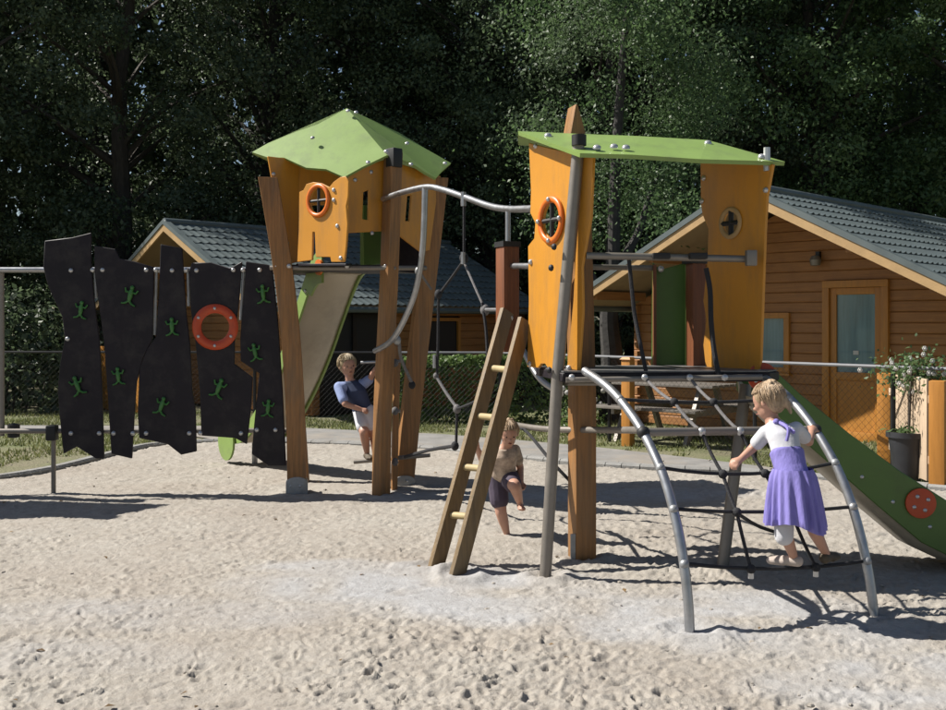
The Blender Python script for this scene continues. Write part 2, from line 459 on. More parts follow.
# --- sand
def sand_material():
    m = bpy.data.materials.new('sand'); m.use_nodes = True
    n = m.node_tree.nodes; l = m.node_tree.links; b = n['Principled BSDF']
    b.inputs['Roughness'].default_value = 0.95; b.inputs['Specular IOR Level'].default_value = 0.15
    tc = n.new('ShaderNodeTexCoord')
    def noise(sc, det=6, rough=0.6):
        q = n.new('ShaderNodeTexNoise'); q.inputs['Scale'].default_value = sc; q.inputs['Detail'].default_value = det
        q.inputs['Roughness'].default_value = rough; l.new(tc.outputs['Object'], q.inputs['Vector']); return q
    n1 = noise(0.9, 5); n2 = noise(16, 6); n3 = noise(220, 3)
    r1 = n.new('ShaderNodeValToRGB'); e = r1.color_ramp.elements
    e[0].position = 0.35; e[0].color = (0.350, 0.315, 0.275, 1); e[1].position = 0.68; e[1].color = (0.395, 0.368, 0.328, 1)
    l.new(n1.outputs[0], r1.inputs[0])
    at = n.new('ShaderNodeAttribute'); at.attribute_name = 'pale'
    mp = n.new('ShaderNodeMix'); mp.data_type = 'RGBA'; l.new(at.outputs['Fac'], mp.inputs[0])
    l.new(r1.outputs[0], mp.inputs[6]); mp.inputs[7].default_value = (0.400, 0.398, 0.402, 1)
    r2 = n.new('ShaderNodeValToRGB'); r2.color_ramp.elements[0].position = 0.32; r2.color_ramp.elements[0].color = (0.72, 0.70, 0.67, 1)
    r2.color_ramp.elements[1].position = 0.6
    l.new(n2.outputs[0], r2.inputs[0])
    mx = n.new('ShaderNodeMix'); mx.data_type = 'RGBA'; mx.blend_type = 'MULTIPLY'; mx.inputs[0].default_value = 0.6
    l.new(mp.outputs[2], mx.inputs[6]); l.new(r2.outputs[0], mx.inputs[7])
    r3 = n.new('ShaderNodeValToRGB'); r3.color_ramp.elements[0].position = 0.3; r3.color_ramp.elements[0].color = (0.75, 0.74, 0.72, 1)
    r3.color_ramp.elements[1].position = 0.65
    l.new(n3.outputs[0], r3.inputs[0])
    mz = n.new('ShaderNodeMix'); mz.data_type = 'RGBA'; mz.blend_type = 'MULTIPLY'; mz.inputs[0].default_value = 0.7
    l.new(mx.outputs[2], mz.inputs[6]); l.new(r3.outputs[0], mz.inputs[7])
    l.new(mz.outputs[2], b.inputs['Base Color'])
    b1 = n.new('ShaderNodeBump'); b1.inputs['Strength'].default_value = 0.75; b1.inputs['Distance'].default_value = 0.012
    n4 = noise(55, 6, 0.7)
    l.new(n4.outputs[0], b1.inputs['Height']); l.new(b1.outputs[0], b.inputs['Normal'])
    MATS['sand'] = m
sand_material()

def build_sand():
    us = np.concatenate([np.linspace(-4.2, -0.56, 40)[:-1], np.linspace(-0.56, 0.56, 620), np.linspace(0.56, 4.2, 40)[1:]])
    ys = np.concatenate([np.linspace(-9, 3.3, 40)[:-1], 3.3 * np.exp(np.linspace(0, math.log(13.4 / 3.3), 430))])
    U, Yg = np.meshgrid(us, ys)
    X = U * np.maximum(Yg, 3.3)
    kx = np.interp(X, KX, KY)
    pale = np.zeros_like(X)
    def blob(cx, cy, rx, ry, a=1.0):
        d = ((X - cx) / rx) ** 2 + ((Yg - cy) / ry) ** 2
        return a * np.clip(1.35 - d, 0, 1)
    pale = np.maximum.reduce([blob(-0.25, 5.75, 1.05, 0.48), blob(0.3, 5.35, 0.95, 0.42, 0.95), blob(-0.7, 6.1, 0.6, 0.26, 0.9), blob(1.35, 5.05, 0.72, 0.62, 0.9),
                              blob(0.75, 5.0, 0.4, 0.35, 0.7), blob(2.0, 4.2, 0.9, 0.35, 0.9), blob(-1.6, 5.15, 1.1, 0.3, 0.35),
                              blob(-2.0, 4.5, 0.9, 0.25, 0.25), blob(-0.75, 8.75, 0.5, 0.3, 0.5), blob(1.2, 8.8, 1.4, 0.35, 0.5)])
    pale = np.clip(pale * (0.75 + 1.1 * vnoise(X, Yg, 5, 5.0)) + 0.5 * vnoise(X, Yg, 6, 2.0) * pale, 0, 1)
    zone = np.clip(0.9 + 1.1 * vnoise(X, Yg, 51, 0.9) + 0.7 * vnoise(X, Yg, 52, 2.3), 0.55, 1.3)
    rough = (1.0 - 0.85 * pale) * zone
    z = 0.034 + 0.026 * vnoise(X, Yg, 1, 0.8) + 0.012 * vnoise(X, Yg, 2, 2.6)
    z = z + rough * (0.008 * vnoise(X, Yg, 3, 8.0) + 0.0085 * vnoise(X, Yg, 4, 21.0) + 0.010 * vnoise(X, Yg, 9, 47.0) + 0.006 * vnoise(X, Yg, 10, 85.0))
    # footprints and scuffs
    r = np.random.default_rng(21)
    zf = np.zeros_like(z)
    for i in range(6500):
        Yf = 3.4 + (12.5 - 3.4) * r.random() ** 1.25
        Xf = (r.random() * 1.3 - 0.65) * Yf
        a = r.random() * math.pi; ca, sa = math.cos(a), math.sin(a)
        L, W = 0.014 + 0.065 * r.random() ** 4, 0.010 + 0.030 * r.random() ** 4
        j0, j1 = np.searchsorted(ys, [Yf - 0.3, Yf + 0.3])
        i0, i1 = np.searchsorted(us, [(Xf - 0.3) / max(Yf, 3.3), (Xf + 0.3) / max(Yf, 3.3)])
        if j1 <= j0 or i1 <= i0: continue
        dx = X[j0:j1, i0:i1] - Xf; dy = Yg[j0:j1, i0:i1] - Yf
        q = np.sqrt(((dx * ca + dy * sa) / L) ** 2 + ((-dx * sa + dy * ca) / W) ** 2)
        dep = 0.004 + 0.012 * r.random() ** 1.3
        zf[j0:j1, i0:i1] += dep * (-np.exp(-(q ** 2) * 1.3) + 0.5 * np.exp(-((q - 1.55) ** 2) * 5))
    for i in range(3400):      # small sharp pits left by feet and hands
        Yf = 3.5 + 9.0 * r.random() ** 1.7; Xf = (r.random() * 1.2 - 0.6) * Yf
        if vnoise(np.array([Xf]), np.array([Yf]), 53, 1.6)[0] < -0.28 + 0.3 * r.random(): continue
        L, W = 0.018 + 0.022 * r.random(), 0.010 + 0.010 * r.random(); a = r.normal() * .5; ca, sa = math.cos(a), math.sin(a)
        j0, j1 = np.searchsorted(ys, [Yf - 0.12, Yf + 0.12]); i0, i1 = np.searchsorted(us, [(Xf - 0.12) / Yf, (Xf + 0.12) / Yf])
        if j1 <= j0 or i1 <= i0: continue
        dx = X[j0:j1, i0:i1] - Xf; dy = Yg[j0:j1, i0:i1] - Yf
        q = ((dx * ca + dy * sa) / L) ** 2 + ((-dx * sa + dy * ca) / W) ** 2
        zf[j0:j1, i0:i1] -= (0.006 + 0.016 * r.random() ** 2) * np.exp(-q ** 2)
    z = z + np.clip(zf, -0.035, 0.03) * (0.25 + 0.75 * rough)
    # scuffed hollows at posts and slide ends
    for (hx, hy, hr, hd) in ((-0.79, 8.8, 0.3, 0.02), (0.67, 6.4, 0.3, 0.015), (2.9, 6.1, 0.6, 0.03), (-1.5, 8.85, 0.25, 0.015)):
        z -= hd * np.exp(-((X - hx) ** 2 + (Yg - hy) ** 2) / hr ** 2)
    for (hx, hy) in ((-0.79, 8.84), (-1.5, 8.9), (-0.63, 9.3), (0.67, 6.45), (0.41, 5.95), (-0.23, 6.2), (-0.08, 6.0), (1.01, 4.86), (1.99, 5.15), (1.49, 6.2)):
        dd = np.hypot(X - hx, Yg - hy) * (1 + 0.7 * vnoise(X, Yg, 61, 6.0)); z += 0.024 * np.exp(-((dd - 0.13) / 0.06) ** 2)
    z = np.maximum(z, 0.006)
    over = np.clip((Yg - kx) / 0.05, 0, 1)
    z = z * (1 - over) - 0.12 * over
    R, K = X.shape
    co = np.stack([X, Yg, z], -1).reshape(-1, 3).astype(np.float32)
    idx = np.arange(R * K).reshape(R, K)
    q = np.stack([idx[:-1, :-1], idx[:-1, 1:], idx[1:, 1:], idx[1:, :-1]], -1).reshape(-1, 4)
    keep = ~((Yg[:-1, :-1] > kx[:-1, :-1] + 0.4).reshape(-1))
    q = q[keep].astype(np.int32)
    me = bpy.data.meshes.new('sand')
    me.vertices.add(len(co)); me.vertices.foreach_set('co', co.ravel())
    me.loops.add(q.size); me.loops.foreach_set('vertex_index', q.ravel())
    me.polygons.add(len(q)); me.polygons.foreach_set('loop_start', np.arange(0, q.size, 4, dtype=np.int32))
    a = me.attributes.new('pale', 'FLOAT', 'POINT'); a.data.foreach_set('value', pale.ravel().astype(np.float32))
    me.polygons.foreach_set('use_smooth', np.ones(len(q), bool)); me.update(calc_edges=True)
    me.materials.append(MATS['sand'])
    o = bpy.data.objects.new('sand', me); C.objects.link(o)
    tag(o, 'trodden beige play sand with footprints and pale smooth patches', 'sand', kind='structure')
build_sand()
# small clods and pebbles lying on the sand: nobody could count them
def clods():
    mb = MB(); r = random.Random(4)
    for i in range(420):
        Y = 3.6 + 7.5 * r.random() ** 1.5; X = (r.random() * 1.1 - 0.55) * Y
        s = 0.006 + 0.012 * r.random() ** 2
        mb.ball((X, Y, 0.028 + 0.2 * s), s, 5, 4, (1, 0.8 + 0.4 * r.random(), 0.6), Matrix.Rotation(r.random() * 6, 3, 'Z'))
    o = mb.build('sand_clods', 'sand', smooth=True)
    tag(o, 'little clods and pebbles scattered over the play sand', 'clods', kind='stuff')
clods()
def litter():
    r = random.Random(14); g_ = np.random.default_rng(14); n = 70
    Y = 3.8 + 6.5 * g_.random(n) ** 1.2; X = (g_.random(n) * 1.05 - .52) * Y
    o = cards('leaf_litter', np.stack([X, Y, np.full(n, .040)], 1), np.stack([g_.normal(size=n) * .25, g_.normal(size=n) * .25, np.ones(n)], 1), g_.uniform(.02, .05, n), 'dry_leaf')
    tag(o, 'a few dry brown leaves blown over the sand', 'leaves', kind='stuff')
leaf_mat('dry_leaf', (.10, .06, .025), (.22, .14, .06), .2, .7)
litter()

# --- kerb round the sand, cast in short sections
def kerb():
    pts = smooth_path([(x, y, 0) for x, y in KERB[1:-1]], 5)
    e = empty('sand_kerb', pts[len(pts) // 2])
    tag(e, 'low grey concrete kerb curving round the back of the sand', 'kerb')
    for i in range(len(pts) - 1):
        a, b = pts[i], pts[i + 1]; d = (b - a).normalized(); nn = Vector((-d.y, d.x, 0))
        a2 = a + d * 0.004; b2 = b - d * 0.004
        rings = []
        for p in (a2, b2):
            rings.append([p - nn * 0.015 + Vector((0, 0, -0.05)), p - nn * 0.015 + Vector((0, 0, 0.055)), p + nn * 0.005 + Vector((0, 0, 0.075)),
                          p + nn * 0.085 + Vector((0, 0, 0.075)), p + nn * 0.1 + Vector((0, 0, 0.055)), p + nn * 0.1 + Vector((0, 0, -0.05))])
        MB().loft(rings).build('kerb_stone', 'concrete', e, smooth=False)
kerb()

# --- path
mat('path_grey', (0.30, 0.29, 0.275), 0.9, var=0.2, scale=4, bump=0.5, bscale=90, dirt=(0.42, 0.35, 0.27), dirt_amt=0.8, dirt_scale=1.3)
up = [(-14, 15.4), (-9, 15.2), (-3, 15.0), (-0.4, 13.9), (0.8, 13.0), (1.6, 12.3), (2.6, 11.2), (3.6, 10.0), (4.3, 9.2), (5.6, 8.0)]
lo = [(-14, 14.4), (-9, 14.2), (-4, 13.95), (-2.85, 12.84), (-1.72, 12.62), (-0.61, 12.17), (0.16, 11.62), (0.98, 10.96), (1.72, 10.53), (2.8, 10.13), (3.78, 9.46), (4.5, 8.88), (5.3, 8.05)]
mbp = MB(); mbp.add([(x, y, 0.012) for x, y in lo] + [(x, y, 0.012) for x, y in reversed(up)], [tuple(range(len(lo) + len(up)))])
me = mbp.mesh('path'); bm = bmesh.new(); bm.from_mesh(me); bmesh.ops.triangulate(bm, faces=bm.faces[:]); bm.to_mesh(me); bm.free()
o = link_mesh('path', me, 'path_grey', smooth=False); tag(o, 'sand-dusted grey path running past the play area', 'path', kind='structure')

# --- grass blades on the lawn
def lawn():
    r = np.random.default_rng(3); N = 90000
    X = r.uniform(-9, 7, N); Y = r.uniform(8.8, 17.5, N)
    k = np.interp(X, KX, KY) + 0.16
    lx = np.array([p[0] for p in lo]); ly = np.array([p[1] for p in lo]); ux = np.array([p[0] for p in up]); uy = np.array([p[1] for p in up])
    onpath = (Y > np.interp(X, lx, ly)) & (Y < np.interp(X, ux, uy))
    dens = vnoise(X, Y, 31, 0.9) + 0.6 * vnoise(X, Y, 32, 3.0)
    ok = (Y > k) & ~onpath & (dens > -0.12) & (np.abs(X / Y) < 0.62)
    X = X[ok]; Y = Y[ok]; N = len(X)
    h = r.uniform(0.02, 0.065, N); a = r.uniform(0, 6.28, N); w = 0.006 + 0.006 * r.random(N)
    b = np.stack([X, Y, np.zeros(N)], 1); d = np.stack([np.cos(a), np.sin(a), np.zeros(N)], 1)
    lean = np.stack([r.normal(0, 0.02, N), r.normal(0, 0.02, N), h], 1)
    v = np.empty((N, 3, 3), np.float32); v[:, 0] = b - d * w[:, None]; v[:, 1] = b + d * w[:, None]; v[:, 2] = b + lean
    me = bpy.data.meshes.new('lawn_grass'); me.vertices.add(N * 3); me.vertices.foreach_set('co', v.ravel())
    me.loops.add(N * 3); me.loops.foreach_set('vertex_index', np.arange(N * 3, dtype=np.int32))
    me.polygons.add(N); me.polygons.foreach_set('loop_start', np.arange(0, N * 3, 3, dtype=np.int32))
    t = me.attributes.new('tint', 'FLOAT', 'POINT'); t.data.foreach_set('value', np.repeat(r.random(N), 3).astype(np.float32))
    me.update(calc_edges=True); me.materials.append(MATS['grass_blade'])
    o = bpy.data.objects.new('lawn_grass', me); C.objects.link(o)
    tag(o, 'short dry green lawn grass between the kerb, path and fence', 'grass', kind='stuff')
lawn()

# ================================================================== TREES
def tree_meshes(kind, seed, H, R, n_cl, n_leaf, leaf, crown0=0.12, cl_r=0.75):
    r = np.random.default_rng(seed); rr = random.Random(seed)
    lean = Vector((rr.uniform(-0.05, 0.05), rr.uniform(-0.05, 0.05), 0))
    tr = MB()
    r0 = 0.017 * H
    tp = [Vector((0, 0, -0.1)) + lean * (z * 1.0) + Vector((rr.uniform(-0.09, 0.09), rr.uniform(-0.09, 0.09), z)) for z in np.linspace(0, H * 0.93, 9)]
    tr.tube(smooth_path(tp, 3), [r0 * (1.15 - 1.08 * t) for t in np.linspace(0, 1, 25)], 9)
    cl = []
    for i in range(n_cl):
        t = crown0 + (1 - crown0) * rr.random() ** 0.85
        prof = math.sin(math.pi * min(1, (t - crown0) / (1 - crown0) * 0.80 + 0.17)) ** 0.7
        rad = R * prof * (0.35 + 0.75 * rr.random() ** 0.6)
        a = rr.random() * 2 * math.pi
        cl.append(Vector((rad * math.cos(a), rad * math.sin(a), H * t)) + lean * H * t)
    for c in cl[: n_cl // 4]:
        z0 = max(0.6, c.z - 0.3 * math.hypot(c.x, c.y) - 0.7); k = min(1, z0 / H)
        b = Vector((lean.x * z0, lean.y * z0, z0)); mid = b.lerp(c, 0.5) + Vector((rr.uniform(-.15, .15), rr.uniform(-.15, .15), 0.12))
        rb = r0 * (1.1 - k) * 0.36 + 0.012
        tr.tube(smooth_path([b, mid, c], 3), [rb * (1 - 0.8 * q / 6) for q in range(7)], 5)
    per = n_leaf // n_cl; cs = []; ns = []; ss = []; ts = []
    for c in cl:
        cr = cl_r * (0.6 + 0.8 * rr.random())
        d = r.normal(size=(per, 3)); d /= np.linalg.norm(d, axis=1, keepdims=True)
        rad = cr * r.random(per) ** 0.45
        p = np.array(c)[None, :] + d * rad[:, None] * np.array([1.0, 1.0, 0.62])
        cs.append(p); ns.append(d * 0.6 + r.normal(size=(per, 3)) * 0.7 + np.array([0, 0, 0.35]))
        ss.append(leaf * r.uniform(0.6, 1.4, per)); ts.append(np.clip(rr.random() * 0.5 + r.random(per) * 0.6, 0, 1))
    return tr, np.concatenate(cs), np.concatenate(ns), np.concatenate(ss), np.concatenate(ts)

TREE_KINDS = {}
def tree(pos, kind, label, rz, sc):
    e = empty('woodland_tree', pos, rz); tag(e, label, 'tree', 'trees along the edge of the wood')
    e.scale = (sc, sc, sc)
    if kind not in TREE_KINDS:
        spec = {'dark': (101, 14.5, 2.8, 270, 82000, 0.094, 0.06, 0.7, 'leaf_dark', 'bark'),
                'grey': (202, 14.0, 3.0, 300, 96000, 0.085, 0.06, 0.66, 'leaf_grey', 'grey_bark'),
                'mid': (303, 14.0, 3.0, 270, 82000, 0.094, 0.06, 0.7, 'leaf_mid', 'bark'),
                'tall': (404, 15.0, 2.5, 210, 66000, 0.095, 0.10, 0.72, 'leaf_dark', 'grey_bark')}[kind]
        tr, c, n_, s, t = tree_meshes(kind, *spec[:8])
        trunk = tr.build('trunk', spec[9], e, local=True)
        crown = cards('crown', c, n_, s, spec[8], e, tint=t)
        TREE_KINDS[kind] = (trunk.data, crown.data)
    else:
        for nm, d in zip(('trunk', 'crown'), TREE_KINDS[kind]):
            o = bpy.data.objects.new(nm, d); C.objects.link(o); o.parent = e
TREES = [((-14.2, 23.5, 0), 'dark', 'dark tree at the far left, its pale trunk near the picture edge', 0.3, 1.0),
         ((-10.9, 22.0, 0), 'tall', 'tall thin dark tree above the left end of the black wall', 1.1, 1.0),
         ((-8.0, 23.2, 0), 'dark', 'dark leafy tree above the middle of the black wall', 2.2, 1.05),
         ((-5.2, 25.0, 0), 'tall', 'slim dark tree rising behind the left cabin gable', 3.0, 1.1),
         ((-2.6, 26.0, 0), 'grey', 'grey-green tree rising behind the pointed green roof', 0.8, 1.05),
         ((0.6, 25.0, 0), 'grey', 'silvery leafy tree rising between the two play towers', 2.7, 1.0),
         ((3.0, 23.0, 0), 'grey', 'glinting grey-green tree behind the flat roofed tower', 4.2, 0.98),
         ((5.6, 24.5, 0), 'dark', 'dark tree rising behind the right side of the flat roof', 4.9, 1.05),
         ((8.0, 23.0, 0), 'mid', 'fresh green tree at the upper right above the cabin roof', 0.5, 1.0),
         ((11.2, 23.0, 0), 'mid', 'green tree at the far right edge behind the cabin', 2.4, 1.05),
         ((14.4, 22.0, 0), 'dark', 'dark tree beyond the right edge of the cabin roof', 1.4, 1.0)]
for a in TREES: tree(*a)

# the wood behind reads as one mass
def woodland():
    r = np.random.default_rng(77); N = 150000
    p = np.stack([r.uniform(-32, 32, N), r.uniform(28, 38, N), 19 * r.random(N) ** 1.1 + 0.05], 1)
    p[:, 2] = np.where(vnoise(p[:, 0], p[:, 2], 41, 0.5) < -0.40, p[:, 2] * 0.6, p[:, 2])
    d = r.normal(size=(N, 3))
    o = cards('woodland', p, d * 0.5 + r.normal(size=(N, 3)), r.uniform(0.26, 0.55, N), 'leaf_dark', loc=(0, 32, 0))
    tag(o, 'deep dark mass of woodland foliage closing off the background', 'woodland', kind='stuff')
woodland()
def trunks():
    r = random.Random(8); mb = MB()
    for i in range(46):
        x = -26 + 52 * (i + r.random()) / 46; y = r.uniform(26.5, 34); rad = r.uniform(0.08, 0.2)
        pts = [Vector((x + r.uniform(-.2, .2), y, z)) for z in (-0.1, 3, 6, 10, 14)]
        mb.tube(pts, [rad, rad * .9, rad * .8, rad * .6, rad * .35], 7)
    o = mb.build('woodland_trunks', 'grey_bark'); tag(o, 'far grey trunks showing dimly inside the dark wood', 'trunks', kind='stuff')
trunks()

# undergrowth bushes at the wood's foot
def bush(pos, rx, ry, h, n, leaf, m, label, name='bush', cat='bush', group=None, box=False):
    r = np.random.default_rng(int(abs(pos[0] * 100) + abs(pos[1] * 10)) + 5)
    e = empty(name, pos); tag(e, label, cat, group)
    if box:
        p = r.uniform(-1, 1, (n, 3)); ax = r.integers(0, 3, n); sgn = np.where(r.random(n) > 0.3, 1.0, -1.0)
        dep = 1 - 0.22 * r.random(n) ** 1.6
        for i in range(3):
            msk = ax == i; s_ = sgn[msk].copy()
            if i == 1: s_ = -np.abs(s_)
            if i == 2: s_ = np.abs(s_)
            p[msk, i] = s_ * dep[msk]
        p[:, 2] = (p[:, 2] + 1) / 2
        wob = 1 + 0.10 * vnoise(p[:, 0] * rx, p[:, 2] * h, 3, 3.0)
        c = p * np.array([rx, ry, h]); c[:, 1] *= wob; c[:, 2] *= 1 + 0.16 * vnoise(p[:, 0] * rx, p[:, 1], 8, 2.5)
        nn = r.normal(size=(n, 3)) + np.array([0, -0.6, 0.6])
    else:
        d = r.normal(size=(n, 3)); d /= np.linalg.norm(d, axis=1, keepdims=True); d[:, 2] = np.abs(d[:, 2])
        lump = 1 + 0.5 * vnoise(d[:, 0] * 2 + d[:, 2], d[:, 1] * 2, 12, 1.8)
        c = d * (lump * (0.45 + 0.55 * r.random(n) ** 0.4))[:, None] * np.array([rx, ry, h]); nn = d + r.normal(size=(n, 3)) * 0.8
    cards('foliage', c, nn, leaf * r.uniform(0.6, 1.4, n), m, e)
    mb = MB()
    for i in range(7):
        a = Vector((r.uniform(-.6, .6) * rx, r.uniform(-.3, .3) * ry, -0.03)); b = Vector((a.x + r.uniform(-.2, .2), a.y + r.uniform(-.1, .1), h * 0.7))
        mb.tube([a, (a + b) / 2 + Vector((0.03, 0, 0)), b], [0.02, 0.014, 0.006], 5)
    mb.build('stems', 'bark', e, local=True)
    return e
bush((-8.2, 17.8, 0), 1.7, 0.9, 2.1, 5000, 0.12, 'leaf_dark', 'rough dark bush at the left edge beside the black wall')
bush((-10.8, 19.0, 0), 2.0, 1.0, 2.4, 5000, 0.13, 'leaf_grey', 'tall grey-green bush beyond the left picture edge')
bush((-6.4, 20.8, 0), 1.3, 0.8, 1.7, 3500, 0.12, 'leaf_dark', 'dark bush in the gap left of the cabin gable')
bush((1.5, 19.8, 0), 1.2, 0.9, 1.9, 4500, 0.11, 'leaf_dark', 'dark bush between the two cabins behind the grey trunk')
bush((0.25, 15.75, 0), 1.5, 0.35, 0.98, 9000, 0.075, 'leaf_hedge', 'clipped green hedge behind the fence, seen past the ladder', 'hedge', 'hedge', box=True)

# pollarded grey trunk left of the right cabin
e = empty('grey_tree', (2.12, 16.0, 0)); tag(e, 'grey barked tree trunk standing left of the right cabin', 'tree')
MB().tube(smooth_path([(0, 0, -.1), (0.02, 0, .9), (-0.03, 0, 1.6), (0.03, 0, 2.4), (0.1, 0.1, 4.2), (0.3, 0.3, 6.5)], 4),
          [0.20 - 0.0075 * i for i in range(21)], 10).build('trunk', 'grey_bark', e, local=True)
MB().tube([(0, 0, 1.7), (-.35, 0, 2.3), (-.5, .1, 3.4)], [.09, .07, .03], 8).tube([(0.05, 0, 2.2), (.45, .2, 2.9), (.9, .4, 4.2)], [.09, .06, .03], 8).build('limb', 'grey_bark', e, local=True)
r_ = np.random.default_rng(55)
cq = [np.array([r_.normal() * .75 + .15, r_.normal() * .55 + .35, z]) for z in np.linspace(2.9, 8.4, 46)]
cc = np.concatenate([q[None] + r_.normal(size=(620, 3)) * np.array([.30, .30, .20]) * r_.uniform(.7, 1.3) for q in cq])
cards('crown', cc, r_.normal(size=(len(cc), 3)), .062 * r_.uniform(.6, 1.4, len(cc)), 'leaf_mid', e, tint=np.clip(np.repeat(r_.random(len(cq)) * .4, 620) + r_.random(len(cc)) * .35, 0, 1))

# ================================================================== CABINS
RP = 0.51; RA = math.atan(RP); RW = 2.75; RIDGE = 3.2; WALLH = 2.5; OVER = 1.2; ROOFL = 6.6
TILE = {}
def tile_course_mesh():
    if 'm' in TILE: return TILE['m']
    per = 0.15; ns = int(ROOFL / per * 6); cl = RW / math.cos(RA) / 11
    vs = []; fs = []
    rows = [(-0.01, 0.0, 0.1), (cl * 0.5, 0.003, 0.5), (cl * 0.96, 0.006, 1.0), (cl + 0.015, 0.008, 1.0), (cl + 0.018, -0.004, 0.9)]
    for (x, z, k) in rows:
        for i in range(ns + 1):
            y = ROOFL * i / ns; ph = (i % 6) / 6.0
            w = (0, 0.003, 0.016, 0.026, 0.013, 0.002)[i % 6]
            vs.append((x, y, z + w * k + 0.004))
    for j in range(len(rows) - 1):
        for i in range(ns):
            a = j * (ns + 1) + i
            fs.append((a, a + ns + 1, a + ns + 2, a + 1))
    me = bpy.data.meshes.new('tile_course'); me.from_pydata(vs, [], fs); me.update()
    me.polygons.foreach_set('use_smooth', [True] * len(me.polygons)); me.set_sharp_from_angle(angle=math.radians(40))
    me.materials.append(MATS['tile_metal']); TILE['m'] = me
    return me

def log_board(parent, x0b, x0t, x1b, x1t, y, z, h, name='log_board', m='log_wood'):
    prof = [(0.011, 0.0), (0.0, 0.011), (0.0, h - 0.011), (0.011, h), (0.05, h), (0.05, 0.0)]
    ra = [Vector((x0b + (x0t - x0b) * pz / h, y + py, z + pz)) for py, pz in prof]
    rb = [Vector((x1b + (x1t - x1b) * pz / h, y + py, z + pz)) for py, pz in prof]
    return MB().loft([ra, rb]).build(name, m, parent, local=True, smooth=False)
def cut(segs, a, b):
    out = []
    for s0, s1 in segs:
        if b <= s0 or a >= s1: out.append((s0, s1)); continue
        if a > s0: out.append((s0, a))
        if b < s1: out.append((b, s1))
    return out

